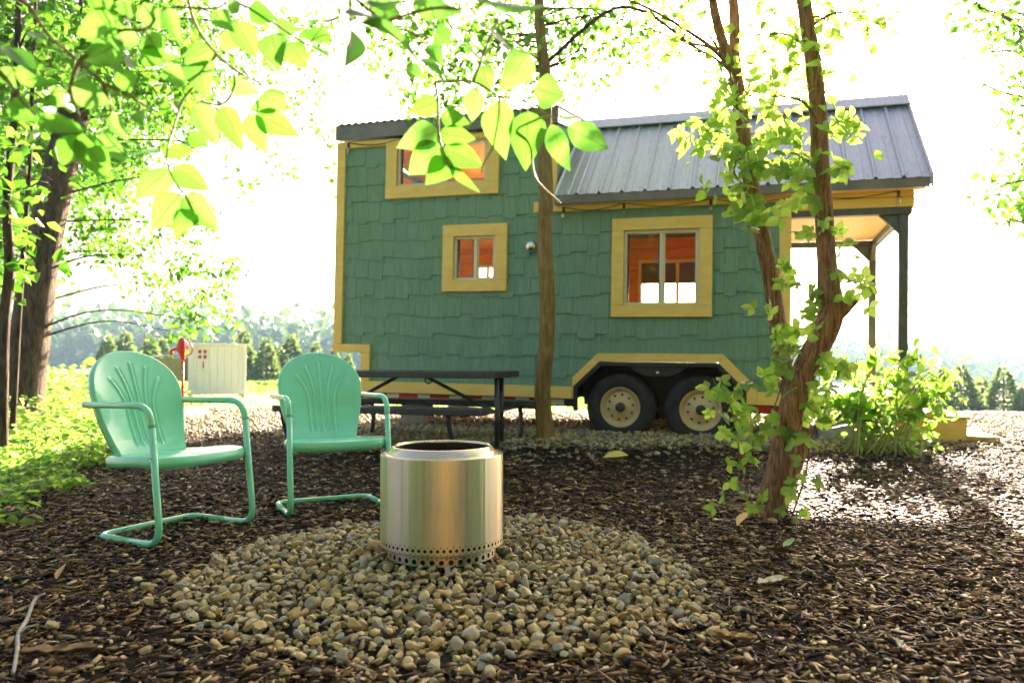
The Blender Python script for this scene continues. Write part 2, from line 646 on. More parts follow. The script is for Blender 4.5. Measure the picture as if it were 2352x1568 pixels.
def drive_edge(x):
    """near edge of the gravel drive round the house"""
    return 6.45 + .16 * np.sin(1.7 * x) + .1 * np.sin(4.1 * x + 1) + .9 * sstep(-1.4, -2.4, x) + .15 * sstep(1.5, 3, x)


def in_drive(x, y):
    return (y > drive_edge(x)) & (y < 11.8) & (x > -4.3 + .3 * np.sin(2 * y)) & (x < 7.5)


def in_mulch(x, y):
    return (y < drive_edge(x) + .25) & (x > -2.75 - .14 * (y - 3.2) + .15 * np.sin(2.2 * y) - .9 * sstep(5.5, 7.5, y)) & (pit_r(x, y) > -.12)


mulch = sheet('mulch_bed', np.arange(-4.2, 6.6, .08), np.arange(-2.0, 8.4, .08), .006, M['soil_gap_shade'], in_mulch)
drive = sheet('gravel_drive', np.arange(-4.8, 7.6, .1), np.arange(6.0, 12, .1), .012, M['bed'], in_drive)
ring = sheet('gravel_ring', np.arange(-1.4, 1, .04), np.arange(1.8, 4.2, .04), .008, M['soil_gap_shade'], lambda x, y: pit_r(x, y) < 0)  # near-black base colour stands in for deep shade between the stones


# ---- stones
def ico(sub):
    bm = bmesh.new()
    bmesh.ops.create_icosphere(bm, subdivisions=sub, radius=1)
    V = np.array([v.co[:] for v in bm.verts]); Fs = np.array([[v.index for v in f.verts] for f in bm.faces])
    bm.free()
    return V, Fs


def rock(sub, seed):
    r = np.random.default_rng(seed)
    V, Fs = ico(sub)
    V = V.copy()
    for _ in range(13):
        n = nrm(r.normal(size=3)); c = r.uniform(.52, .9)
        d = V @ n
        V -= np.outer(np.maximum(d - c, 0) * .98, n)
    V *= np.array([r.uniform(.9, 1.25), r.uniform(.72, 1.0), r.uniform(.55, .8)])
    V *= (1 + .05 * np.sin(V[:, :1] * 5 + seed) * np.cos(V[:, 1:2] * 4))
    return V / np.abs(V).max(), Fs


ROCK2 = [rock(3, s) for s in range(14)]
ROCK1 = [rock(2, s) for s in range(14)]
ROCK0 = [rock(1, s) for s in range(14)]


def rotm(n):
    """n random rotation matrices, mostly about z"""
    out = []
    for _ in range(n):
        out.append(np.array(Euler((RNG.normal(0, .45), RNG.normal(0, .45), RNG.uniform(0, 6.283))).to_matrix()))
    return np.array(out)


def join_rocks(pts, sizes, lib):
    Vs, Fs, b = [], [], 0
    R = rotm(len(pts))
    k = RNG.integers(0, len(lib), len(pts))
    for i in range(len(pts)):
        V, Fq = lib[k[i]]
        Vs.append(V @ R[i].T * sizes[i] + pts[i])
        Fs.append(Fq + b)
        b += len(V)
    return np.concatenate(Vs), np.concatenate(Fs)


def pack(n_try, sampler, smin, smax, k=.62):
    """dart throwing with a cell grid so stones lie beside each other"""
    cell, grid, out = smax * 2, {}, []
    P = sampler(n_try)
    S = smin + (smax - smin) * RNG.beta(1.6, 2.6, len(P))
    for (x, y), s in zip(P, S):
        ci, cj = int(x // cell), int(y // cell)
        ok = True
        for a in (-1, 0, 1):
            for b in (-1, 0, 1):
                for (px, py, ps) in grid.get((ci + a, cj + b), ()):
                    if (px - x) ** 2 + (py - y) ** 2 < ((s + ps) * k) ** 2:
                        ok = False; break
                if not ok: break
            if not ok: break
        if ok:
            grid.setdefault((ci, cj), []).append((x, y, s)); out.append((x, y, s))
    return np.array(out)


def ring_sampler(n):
    x = RNG.uniform(PIT[0] - 1.1, PIT[0] + 1.1, n); y = RNG.uniform(PIT[1] - 1.1, PIT[1] + 1.1, n)
    d = pit_r(x, y)
    k = (d < .02) | ((d < .12) & (RNG.random(n) < .06))
    return np.stack([x, y], 1)[k]


low = pack(9000, ring_sampler, .010, .021, .75)
top = pack(14000, ring_sampler, .010, .031, .80)
lowp = np.stack([low[:, 0], low[:, 1], .010 + low[:, 2] * .35], 1)
mound = .018 * (1 - np.clip(np.hypot(top[:, 0] - PIT[0], top[:, 1] - PIT[1]) / PIT_R, 0, 1) ** 2)
edge = np.clip(-pit_r(top[:, 0], top[:, 1]) / .08, 0, 1)
topp = np.stack([top[:, 0], top[:, 1], .008 + top[:, 2] * .45 + RNG.uniform(-.004, .010, len(top)) + (mound + .014) * edge], 1)
# stones under the fire pit stay below its stand
under = np.hypot(top[:, 0] + .28, top[:, 1] - 3.1) < .24
topp[under, 2] = .008
topp[:, 2] -= .012 * np.exp(-((np.hypot(top[:, 0] + .28, top[:, 1] - 3.1) - .22) / .08) ** 2)
score = top[:, 2] / np.maximum(top[:, 1], .5) * (top[:, 1] > 1.95) * ~under
big = np.argsort(-score)[:300]
rest = np.setdiff1d(np.arange(len(top)), big)
rock_me = []
for i, (V, Fq) in enumerate(ROCK2[:12]):
    me = np_mesh('stone', V, Fq); me.shade_smooth(); me.set_sharp_from_angle(angle=rad(24)); me.materials.append(M['stone']); rock_me.append(me)
for i in big:
    o = bpy.data.objects.new('stone', rock_me[RNG.integers(0, 12)])
    col.objects.link(o); o.parent = ring
    o.location = topp[i]; o.scale = [top[i, 2]] * 3
    o.rotation_euler = (RNG.normal(0, .45), RNG.normal(0, .45), RNG.uniform(0, 6.28))
V, Fq = join_rocks(np.concatenate([lowp, topp[rest]]), np.concatenate([low[:, 2], top[rest, 2]]), ROCK1)
o = link('stones', np_mesh('stones', V, Fq), M['stone'], ring, True); o.data.set_sharp_from_angle(angle=rad(24)); tag(o, kind='stuff')


def drive_sampler(n):
    x = RNG.uniform(-4.6, 7.0, n); y = RNG.uniform(6.0, 11.5, n)
    k = in_drive(x, y) | ((y > drive_edge(x) - .5) & (y < drive_edge(x)) & (RNG.random(n) < .12))
    return np.stack([x, y], 1)[k]


dv = pack(26000, drive_sampler, .014, .034, .66)
dp = np.stack([dv[:, 0], dv[:, 1], ground_z(dv[:, 0], dv[:, 1]) + .012 + dv[:, 2] * .4], 1)
V, Fq = join_rocks(dp, dv[:, 2], ROCK0)
o = link('stones', np_mesh('stones', V, Fq), M['stone'], drive, True); tag(o, kind='stuff')
# strays kicked out of the ring on to the mulch
strays = []


# ---- bark chips
def chips(n, sampler, L0, L1, W0, W1, zmax, bend=.10):
    P = sampler(n)
    n = len(P)
    L = L0 + (L1 - L0) * RNG.beta(1.3, 3.2, n); W = W0 + (W1 - W0) * RNG.beta(1.5, 3, n); T = W * RNG.uniform(.05, .2, n) + .0008
    yaw = RNG.uniform(0, 6.283, n); pit = RNG.normal(0, .16, n); rol = RNG.normal(0, .35, n)
    cy, sy, cp, sp, cr, sr = np.cos(yaw), np.sin(yaw), np.cos(pit), np.sin(pit), np.cos(rol), np.sin(rol)
    ex = np.stack([cy * cp, sy * cp, sp], 1)
    ey0 = np.stack([-sy, cy, np.zeros(n)], 1)
    ez0 = np.cross(ex, ey0)
    ey = ey0 * cr[:, None] + ez0 * sr[:, None]
    ez = np.cross(ex, ey)
    # 12 verts: three stations along the chip, each four corners, the middle lifted
    st = [(-.5, .7, 0), (0, 1, 1), (.5, .45, 0)]
    lift = RNG.normal(0, bend, n) * L * .5
    skew = RNG.uniform(-.3, .3, n)
    C = np.stack([P[:, 0], P[:, 1], ground_z(P[:, 0], P[:, 1]) + .008 + RNG.uniform(0, 1, n) ** 1.5 * zmax], 1)
    Vs = []
    for a, wf, u in st:
        base = C + ex * (a * L)[:, None] + ez * (u * lift)[:, None] + ey * (skew * W * a)[:, None]
        for sy_, sz_ in ((-.5, -.5), (.5, -.5), (.5, .5), (-.5, .5)):
            Vs.append(base + ey * (sy_ * W * wf)[:, None] + ez * (sz_ * T)[:, None])
    V = np.stack(Vs, 1).reshape(-1, 3)
    f = []
    for s in (0, 4):
        for k in range(4):
            f.append((s + k, s + (k + 1) % 4, s + 4 + (k + 1) % 4, s + 4 + k))
    f += [(3, 2, 1, 0), (8, 9, 10, 11)]
    f = np.array(f)
    Fq = (f[None] + (np.arange(n) * 12)[:, None, None]).reshape(-1, 4)
    return V, Fq


def mulch_sampler(y0, y1, margin=.7):
    def s(n):
        y = RNG.uniform(y0, y1, n); hw = .68 * np.maximum(y, 1.0) + margin
        x = RNG.uniform(-1, 1, n) * hw
        d = pit_r(x, y)
        k = in_mulch(x, y) & ((d > 0) | (RNG.random(n) < .05))
        return np.stack([x, y], 1)[k]
    return s


parts = [chips(20000, mulch_sampler(1.2, 2.6), .010, .08, .004, .022, .020),
         chips(28000, mulch_sampler(2.4, 4.2), .012, .085, .005, .024, .020),
         chips(28000, mulch_sampler(4.0, 7.6), .018, .095, .007, .026, .022),
         chips(2600, mulch_sampler(1.5, 5.0), .03, .06, .018, .04, .026, .3), chips(900, mulch_sampler(1.5, 6.0), .09, .26, .003, .010, .026, .05)]
off, VV, FF = 0, [], []
for V, Fq in parts:
    VV.append(V); FF.append(Fq + off); off += len(V)
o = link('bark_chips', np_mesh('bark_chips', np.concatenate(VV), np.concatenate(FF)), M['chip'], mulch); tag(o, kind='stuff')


# ------------------------------------------------------------------ the tiny house on its trailer
house = empty('tiny_house', (1.0823, 7.75, 0), (0, rad(1.0), -rad(18)))
tag(house, 'teal shingled tiny house with yellow trim and metal roof on a trailer', 'house')
HW = 2.1                                            # width of the house
XL, XB, XD, XR = -3.27, -2.93, -.69, 1.62           # left end, start of the low part, end of the loft, right end of the room
ZT, ZE, Z0 = 3.28, 2.45, .42
OPEN = [(-2.53, -1.45, 2.71, 3.19), (-1.83, -1.335, 1.655, 2.14), (.03, .785, 1.375, 2.14)]
TRIMW = [.13, .122, .118]
WELL = [(-.47, .42), (-.47, .548), (-.2, .807), (.975, .814), (1.235, .552), (1.235, .42)]


def slab_with_holes(mb, x0, x1, z0, z1, y0, y1, holes):
    xs = sorted({x0, x1, *[h[0] for h in holes], *[h[1] for h in holes]}); xs = [x for x in xs if x0 <= x <= x1]
    zs = sorted({z0, z1, *[h[2] for h in holes], *[h[3] for h in holes]}); zs = [z for z in zs if z0 <= z <= z1]
    for a, b in zip(xs[:-1], xs[1:]):
        run = None
        for c, d in zip(zs[:-1], zs[1:]):
            cx, cz = (a + b) / 2, (c + d) / 2
            if any(h[0] < cx < h[1] and h[2] < cz < h[3] for h in holes):
                if run: mb.box(a, b, y0, y1, *run); run = None
            else:
                run = (run[0], d) if run else (c, d)
        if run: mb.box(a, b, y0, y1, *run)


WHOLE = [(-.47, 1.235, .3, .815), (XL - .1, XB, .3, .87), (XD, XR + .1, ZE, 4)]
m = MB()
slab_with_holes(m, XL, XR, Z0, ZT, .0, .09, OPEN + WHOLE)
wall = m.build('front_wall', M['siding'], house)


def clip(poly, a, b, c):
    """keep a*x + b*z >= c"""
    out = []
    for i in range(len(poly)):
        p, q = poly[i], poly[(i + 1) % len(poly)]
        dp, dq = a * p[0] + b * p[1] - c, a * q[0] + b * q[1] - c
        if dp >= 0: out.append(p)
        if dp * dq < 0:
            t = dp / (dp - dq)
            out.append((p[0] + t * (q[0] - p[0]), p[1] + t * (q[1] - p[1])))
    return out


def area(p):
    return abs(sum(p[i][0] * p[(i + 1) % len(p)][1] - p[(i + 1) % len(p)][0] * p[i][1] for i in range(len(p)))) / 2 if len(p) > 2 else 0


SR = random.Random(5)
course, zc, row, drop = .213, Z0 + .03, 0, 0
n_sh = 0
while zc < ZT:
    x = XL + .03 - SR.uniform(0, .12)
    xend = XR - .02 if zc < ZE - .06 else XD - .01
    while x < xend:
        wd = SR.choice([.12, .14, .16, .18, .2, .23])
        drop = SR.choice([d_ for d_ in (0, .016, .032, .048) if abs(d_ - (drop if x > XL + .2 else 9)) > .01])
        p = [(x + .0012, zc - drop), (x + wd - .0012, zc - drop), (x + wd - .0012, zc + course + .045), (x + .0012, zc + course + .045)]
        top_lim = ZT - .02 if x + wd / 2 < XD else ZE - .02
        p = clip(p, 1, 0, XL + .03); p = clip(p, -1, 0, -(xend))
        p = clip(p, 0, -1, -top_lim) if p else p
        if p: p = clip(p, 0, 1, (.9 if x + wd / 2 < XB - .03 else Z0 + .04))
        polys = [p] if len(p) > 2 else []
        for h in OPEN:
            nxt = []
            for q in polys:
                if max(v[0] for v in q) <= h[0] or min(v[0] for v in q) >= h[1] or max(v[1] for v in q) <= h[2] or min(v[1] for v in q) >= h[3]:
                    nxt.append(q); continue
                l_, r_ = clip(q, -1, 0, -h[0] + .01), clip(q, 1, 0, h[1] + .01)
                mid = clip(clip(q, 1, 0, h[0] - .01), -1, 0, -h[1] - .01)
                up = clip(mid, 0, 1, h[3] + .01) if mid else []
                dn = clip(mid, 0, -1, -h[2] + .01) if mid else []
                nxt += [k for k in (l_, r_, up, dn) if area(k) > 4e-4]
            polys = nxt
        for q in polys:
            cx = sum(v[0] for v in q) / len(q); cz = sum(v[1] for v in q) / len(q)
            if -.55 < cx < 1.4 and cz < 1.0:
                # outside the wheel arch: keep what lies beyond its left slope, top or right slope
                c1 = clip(q, -.96, -(-1) * 0 + 1.0, .96 * .47 + .548 - .02)       # left slope
                c2 = clip(q, 0, 1, .845)
                c3 = clip(q, 1.0, 1.0, 1.235 + .552 + .03)
                cand = max((c1, c2, c3), key=area)
                q = cand
            if area(q) < 6e-4: continue
            off_ = -SR.uniform(0, .03)
            mb = MB()
            n = len(q)
            zlo = min(v[1] for v in q); zhi = max(v[1] for v in q)
            front = [(vx, -.006 - .018 * (1 - (vz - zlo) / max(zhi - zlo, .05)) + off_ * .12, vz) for vx, vz in q]
            back = [(vx, -.001, vz) for vx, vz in q]
            mb.add(front + back, [tuple(range(n))] + [(i, i + n, (i + 1) % n + n, (i + 1) % n) for i in range(n)])
            mb.build('shingle', M['siding'], wall); n_sh += 1
        x += wd
    zc += course
    row += 1

# other walls
m = MB()
m.box(XL, XL + .09, .09, HW, .87, ZT)
m.box(XL, XB, .09, HW - .001, .868, .95)
m.build('end_wall', M['siding'], house)
m = MB()
m.box(XB, XB + .06, .02, HW, Z0 + .005, .87)
m.build('hitch_wall', M['siding'], house)
BW = [(-.09, .80, 1.52, 2.06), (-2.32, -2.05, 1.84, 2.05), (-2.5, -1.3, 2.6, 3.1), (-1.75, -.95, 1.0, 2.1), (1.0, 1.45, 1.0, 2.1)]  # last three are unseen windows, added to let sunlight into the rooms
m = MB()
slab_with_holes(m, XB, XR, Z0, ZE, HW - .06, HW, BW)
slab_with_holes(m, XL + .09, XD, ZE, ZT, HW - .06, HW, BW)
rear = m.build('rear_wall', M['siding'], house)
for (a, b, c, d) in BW:
    g = MB(); g.box(a, b, HW - .035, HW - .03, c, d); g.build('pane', M['glass'], rear)
    g = MB()
    for q in ((a - .04, b + .04, c - .04, c), (a - .04, b + .04, d, d + .04), (a - .04, a, c, d), (b, b + .04, c, d)):
        g.box(q[0], q[1], HW - .10, HW - .062, q[2], q[3])
    g.box((a + b) / 2 - .02, (a + b) / 2 + .02, HW - .05, HW - .038, c, d)
    g.build('window_frame', M['sash'], rear)
g = MB(); g.box(-.09, .80, HW - .028, HW - .024, 1.80, 2.06); g.build('blind', M['screen'], rear)
# planks of the rear wall inside
z, k = .56, 0
while z < 2.30:
    segs = [(XB + .07, XR - .09)]
    for (a, b, c, d) in BW:
        if z + .14 > c - .04 and z < d + .04:
            segs = [s for (p, q) in segs for s in ((p, min(q, a - .042)), (max(p, b + .042), q)) if s[1] - s[0] > .03]
    for p, q in segs:
        mb = MB(); mb.box(p, q, HW - .078, HW - .0615, z + .003, z + .137)
        mb.build('plank', M['pine'], rear, bevel=.004)
    z += .14
    k += 1
z = ZE + .02
while z < 3.2:
    segs = [(XL + .1, XD - .03)]
    for (a, b, c, d) in BW:
        if z + .14 > c - .04 and z < d + .04:
            segs = [s for (p, q) in segs for s in ((p, min(q, a - .042)), (max(p, b + .042), q)) if s[1] - s[0] > .03]
    for p, q in segs:
        mb = MB(); mb.box(p, q, HW - .078, HW - .0615, z + .003, z + .137)
        mb.build('plank', M['pine'], rear, bevel=.004)
    z += .14
# right end wall; its unseen porch door is glazed to let light in
m = MB()
m.box(XR - .07, XR, .09, .6, Z0, ZE - .01); m.box(XR - .07, XR, 1.4, HW - .06, Z0, ZE - .01); m.box(XR - .07, XR, .6, 1.4, 2.28, ZE - .01)
m.prism_yz([(.02, ZE), (HW - .02, ZE), (HW / 2, 3.42)], XR - .07, XR)
ew = m.build('porch_wall', M['siding'], house)
m = MB(); m.box(XR - .05, XR - .04, .66, 1.34, .75, 2.22)
m.build('door_pane', M['glass'], ew)
m = MB()
for q in ((.6, .66, .54, 2.28), (1.34, 1.4, .54, 2.28)): m.box(XR - .06, XR - .03, q[0], q[1], q[2], q[3])
m.box(XR - .06, XR - .03, .66, 1.34, .54, .75); m.box(XR - .06, XR - .03, .66, 1.34, 2.22, 2.28)
m.build('door_frame', M['sash'], ew)
# floor, loft floor, interior partitions and linings
m = MB(); m.box(XB, -.475, .1, HW - .08, Z0, .55); m.box(-.473, 1.238, .44, HW - .45, Z0, .55); m.box(1.24, XR, .1, HW - .08, Z0, .55); m.build('floor_deck', M['pine'], house)
m = MB(); m.box(XL + .09, XD, .1, HW - .09, 2.30, 2.42); m.build('loft_floor', M['pine'], house)
m = MB(); m.box(XL + .2, XD - .25, .2, HW - .2, 2.425, 2.56); m.build('loft_bounce_slab', noisy('bounce_white', (.8, .78, .72), (.86, .84, .8), 4, .9), house, bevel=.03)  # unseen white slab added to bounce sun on to the loft ceiling
m = MB()
slab_with_holes(m, XB + .07, XR - .08, .56, 2.30, .095, .108, OPEN + [(-.47, 1.235, .3, .83)])
slab_with_holes(m, XL + .1, XD - .03, 2.44, 3.2, .095, .108, OPEN)
m.box(-.82, -.76, .9, HW - .09, .56, 2.29)
m.box(XL + .095, XL + .11, .12, HW - .1, 2.44, 3.2)
m.box(XR - .09, XR - .073, .11, .59, .56, 2.4); m.box(XR - .09, XR - .073, 1.41, HW - .09, .56, 2.4)
m.build('interior_lining', M['pine'], house)

# window trim, sashes and panes
for i, (a, b, c, d) in enumerate(OPEN):
    tw = TRIMW[i]
    t = MB()
    y0, y1 = -.062, -.004
    t.box(a - tw, b + tw, y0, y1, d - .005, d + (tw if i else .06))
    t.box(a - tw, b + tw, y0, y1, c - tw + .005, c + .005)
    t.box(a - tw, a + .004, y0, y1, c + .006, d - .006)
    t.box(b - .004, b + tw, y0, y1, c + .006, d - .006)
    win = t.build('window', M['yellow'], house, bevel=.004)
    s = MB()
    f = .035
    s.box(a + .005, b - .005, -.03, .05, d - f, d - .006); s.box(a + .005, b - .005, -.03, .05, c + .006, c + f)
    s.box(a + .005, a + f, -.03, .05, c + f, d - f); s.box(b - f, b - .005, -.03, .05, c + f, d - f)
    s.build('sash', M['sash'], win, bevel=.004)
    mid = [(a + b) / 2 - .1 if i == 0 else (a + b) / 2][0]
    s = MB(); s.box(mid - .02, mid + .02, -.018, .045, c + f, d - f); s.build('mullion', M['sash'], win, bevel=.004)
    for (p, q, yy) in ((a + f, mid - .02, .012), (mid + .02, b - f, .0)):
        g = MB(); g.box(p, q, yy, yy + .005, c + f, d - f); g.build('pane', M['glass'], win)
        g = MB()
        g.box(p, p + .014, yy - .008, yy + .01, c + f, d - f); g.box(q - .014, q, yy - .008, yy + .01, c + f, d - f)
        g.build('pane_edge', M['black'] if p < mid else M['sash'], win)

# yellow boards
def board(poly, y0=-.032, y1=-.002, name='trim_board'):
    y0 -= .018
    return MB().prism_xz(poly, y0, y1).build(name, M['yellow'], house, bevel=.004)


def rect(x0, x1, z0, z1): return [(x0, z0), (x1, z0), (x1, z1), (x0, z1)]


board(rect(XL - .022, XL + .085, .957, 3.19))
board(rect(XL - .03, XB + .11, .862, .955), -.036)
board(rect(XB - .002, XB + .108, .545, .860))
board(rect(XB - .01, -.482, .42, .542), -.036)
board([(-.48, .42), (-.47, .42), (-.47, .548), (-.2, .807), (-.222, .892), (-.48, .64)], -.034)
board([(-.198, .809), (.973, .816), (1.012, .900), (-.22, .892)], -.036)
board([(.976, .814), (1.236, .552), (1.236, .42), (1.33, .42), (1.33, .585), (1.014, .899)], -.034)
board(rect(1.332, 1.625, .42, .542), -.036)
board(rect(XR - .10, XR + .006, .545, 2.35))
board(rect(XL - .02, XD + .01, 3.192, 3.262), -.034)
board(rect(XD - .10, XD + .004, 2.36, 3.188))
board(rect(XD - .235, XD - .102, 2.36, 2.47), -.03)
board(rect(XD + .006, 2.67, 2.36, 2.44), -.034)
# left end corner board on the return side
m = MB(); m.box(XL - .03, XL - .002, .0, .1, .957, 3.19); m.build('trim_board', M['yellow'], house, bevel=.004)

# roof
ROOF_X0, ROOF_X1 = -.665, 2.78
ey, ez, ry, rz = -.20, 2.50, HW / 2, 3.575
sl = nrm([0, ry - ey, rz - ez]); up = nrm(np.cross([1, 0, 0], sl))
slen = math.hypot(ry - ey, rz - ez)
m = MB()
for s in (1, -1):
    yy = (lambda y: y) if s > 0 else (lambda y: HW - y)
    m.prism_yz([(yy(ey + .02), ez - .045), (yy(ry), rz - .045), (yy(ry), rz - .006), (yy(ey + .02), ez - .006)], ROOF_X0 + .02, ROOF_X1 - .02)
roof = m.build('roof', M['fascia'], house)
NP = 15
pw = (ROOF_X1 - ROOF_X0) / NP


def roof_pt(x, t, h, side=1):
    p = np.array([x, ey, ez]) + sl * t + up * h
    if side < 0: p = np.array([p[0], HW - p[1], p[2]])
    return p


def roof_panel(x0, x1, side):
    prof = [(x0, .006), (x0, .024), (x0 + .012, .026), (x0 + .026, .007), (x0 + .026, .0)]
    n_mid = [(x0 + .03 + (x1 - x0 - .03) * f_, .0) for f_ in (.0,)]
    mid = (x0 + x1) / 2 + .012
    prof += [(mid - .03, 0), (mid - .02, .005), (mid + .02, .005), (mid + .03, 0), (x1 - .012, .0), (x1 - .003, .018), (x1 + .004, .0215)]
    mb = MB()
    V, n = [], len(prof)
    ts = [-.012, slen * .5, slen]
    for t_ in ts:
        V += [roof_pt(px, t_, ph, side) for px, ph in prof]
    Fs = []
    for j in range(len(ts) - 1):
        for i in range(n - 1):
            q = (j * n + i, j * n + i + 1, (j + 1) * n + i + 1, (j + 1) * n + i)
            Fs.append(q if side > 0 else q[::-1])
    mb.add(V, Fs)
    # screw heads along the lower edge and the middle
    if side > 0:
        for t_ in (.07, slen * .5, slen * .93):
            for px in (x0 + .05, x1 - .05):
                c = roof_pt(px, t_, .0)
                a = [c + sl * .006 * math.sin(k * 1.047) + np.array([1, 0, 0]) * .006 * math.cos(k * 1.047) + up * .004 for k in range(6)]
                b_ = [c + sl * .008 * math.sin(k * 1.047) + np.array([1, 0, 0]) * .008 * math.cos(k * 1.047) for k in range(6)]
                mb.add(a + b_, [tuple(range(6))] + [(k, (k + 1) % 6, 6 + (k + 1) % 6, 6 + k) for k in range(6)])
    return mb


for i in range(NP):
    roof_panel(ROOF_X0 + i * pw, ROOF_X0 + (i + 1) * pw, 1).build('roof_panel', M['roof'], roof)
big_ = MB()
for i in range(NP):
    q = roof_panel(ROOF_X0 + i * pw, ROOF_X0 + (i + 1) * pw, -1); big_.add(q.v, q.f)
big_.build('rear_panels', M['roof'], roof)
m = MB()
cap = [(ry - .16, rz - .10), (ry, rz + .045), (ry + .16, rz - .10), (ry + .155, rz - .112), (ry, rz + .03), (ry - .155, rz - .112)]
cap = [(y_, z_ + .025) for y_, z_ in cap]
m.prism_yz(cap, ROOF_X0 + .01, ROOF_X1 + .012)
m.build('ridge_cap', M['roof'], roof, bevel=.004)
m = MB()
m.box(ROOF_X0, ROOF_X1 - .01, ey - .004, ey + .026, ez - .095, ez - .006)
m.box(ROOF_X0, ROOF_X1 - .01, HW - ey - .026, HW - ey + .004, ez - .095, ez - .006)
m.build('eave_fascia', M['fascia'], roof, bevel=.005)
m = MB()
for s in (1, -1):
    yy = (lambda y: y) if s > 0 else (lambda y: HW - y)
    m.prism_yz([(yy(ey - .02), ez - .10), (yy(ry), rz - .09), (yy(ry), rz + .04), (yy(ey - .02), ez + .02)], ROOF_X1 - .008, ROOF_X1 + .016)
m.build('rake_board', M['roof'], roof, bevel=.004)
m = MB()
m.box(XD + .02, ROOF_X1 - .03, ey + .03, -.036, ez - .088, ez - .072)
m.box(XD + .02, ROOF_X1 - .03, HW + .04, HW - ey - .03, ez - .088, ez - .072)
m.build('soffit', M['pine_tan'], roof)
m = MB()
m.prism_yz([(-.10, 3.275), (-.10, 3.44), (HW / 2, 3.65), (HW + .1, 3.44), (HW + .1, 3.275), (HW / 2, 3.49)], XL - .02, XD + .03)
dr = m.build('loft_roof', M['fascia'], house, bevel=.006)
for k in range(14):
    for s_ in (0, 1):
        m = MB(); yy0, yy1 = .11 + k * .067, .11 + k * .067 + .064
        z_ = lambda y: 3.262 + .16 * (y / (HW / 2))
        if s_: m.prism_yz([(HW - yy0, z_(yy0) - .012), (HW - yy1, z_(yy1) - .012), (HW - yy1, z_(yy1)), (HW - yy0, z_(yy0))], XL + .1, XD - .035)
        else: m.prism_yz([(yy0, z_(yy0) - .012), (yy1, z_(yy1) - .012), (yy1, z_(yy1)), (yy0, z_(yy0))], XL + .1, XD - .035)
        m.build('ceiling_plank', M['pine'], dr)
# corrugated sheet on the loft roof, its wavy edge showing above the fascia
nn = 150
xs = np.linspace(XL - .04, XD + .05, nn)
V = []
for (y_, z_) in ((-.125, 3.447), (HW / 2, 3.662), (HW + .125, 3.447)):
    for k in range(nn):
        V.append((xs[k], y_, z_ + .009 * math.sin(k * 1.25)))
Fs = [(j * nn + k, j * nn + k + 1, (j + 1) * nn + k + 1, (j + 1) * nn + k) for j in range(2) for k in range(nn - 1)]
mb = MB(); mb.add(V, Fs); mb.build('corrugated_sheet', M['roof'], dr, smooth=True)
m = MB(); m.prism_yz([(.0, 2.5), (HW, 2.5), (HW, 3.3), (HW / 2, 3.5), (0, 3.3)], XD - .03, XD - .001)
m.build('loft_wall', M['siding'], house)

# porch
m = MB(); m.box(XR + .008, 2.66, .0, HW, .43, .538)
deck = m.build('porch_deck', M['pine_tan'], house)
m = MB(); m.box(XR + .01, 2.66, -.034, -.004, .42, .545); m.box(2.663, 2.69, -.034, HW, .42, .545)
m.build('deck_fascia', M['yellow'], house, bevel=.004)
m = MB(); m.box(XR + .004, 2.655, .01, HW - .01, 2.275, 2.29)
m.build('porch_ceiling', M['pine_tan'], house)
m = MB(); m.box(XR + .01, 2.672, -.032, -.006, 2.268, 2.357)
m.box(2.655, 2.68, -.006, HW, 2.268, 2.40)
m.prism_yz([(.0, 2.40), (HW, 2.40), (HW / 2, 3.38)], 2.658, 2.677)
m.build('porch_fascia', M['yellow'], house, bevel=.003)
m = MB()
m.box(XR + .008, 2.66, -.02, .07, 2.205, 2.267); m.box(XR + .008, 2.66, HW - .07, HW + .02, 2.205, 2.267); m.box(2.59, 2.665, .072, HW - .072, 2.207, 2.269)
m.build('porch_beam', M['post'], house, bevel=.004)
for yy in (.0, HW - .085):
    m = MB(); m.box(2.555, 2.635, yy, yy + .08, .545, 2.204)
    p = m.build('porch_post', M['post'], house, bevel=.004)
    m = MB(); m.prism_xz([(2.554, 2.03), (2.554, 2.203), (2.38, 2.203), (2.42, 2.17)], yy + .012, yy + .066)
    m.build('bracket', M['post'], p, bevel=.004)
    m = MB()
    s_ = 1 if yy < 1 else -1
    y1 = yy + (.081 if s_ > 0 else -.001)
    poly = [(y1, 2.03), (y1, 2.203), (y1 + s_ * .17, 2.203)]
    m.prism_yz(poly, 2.57, 2.62); m.build('bracket', M['post'], p, bevel=.004)
# steps off the end of the deck
m = MB(); m.box(2.695, 3.14, .12, 1.25, .09, .345); m.box(2.695, 3.16, .1, 1.27, .347, .372)
m.box(2.695, 2.98, .13, 1.24, .374, .40)
st = m.build('steps', M['yellow'], house, bevel=.005)
m = MB(); m.box(3.142, 3.37, .12, 1.25, .05, .175); m.box(3.142, 3.39, .1, 1.27, .177, .2)
m.build('low_step', M['yellow'], house, bevel=.005)

# wheel arch, chassis, wheels
m = MB()
n = len(WELL)
V = [(x, .0, z) for x, z in WELL] + [(x, .42, z) for x, z in WELL]
m.add(V, [tuple(range(n, 2 * n))] + [(i, (i + 1) % n, (i + 1) % n + n, i + n) for i in range(n - 1)])
m.build('wheel_well', M['black'], house)
inner = [(-.425, .30), (-.425, .53), (-.18, .765), (.955, .772), (1.19, .535), (1.19, .36)]
outer = [(-.468, .30), (-.468, .549), (-.199, .806), (.974, .813), (1.234, .551), (1.234, .36)]
m = MB()
for i in range(5):
    m.prism_xz([outer[i], outer[i + 1], inner[i + 1], inner[i]], -.055, -.004)
m.build('fender', M['black'], house, bevel=.004)
m = MB(); m.prism_xz([(.06, .79), (.18, .70), (.30, .665), (.46, .665), (.58, .70), (.72, .795)], -.02, .0)
fb = m.build('fender_bracket', M['black'], house, bevel=.004)
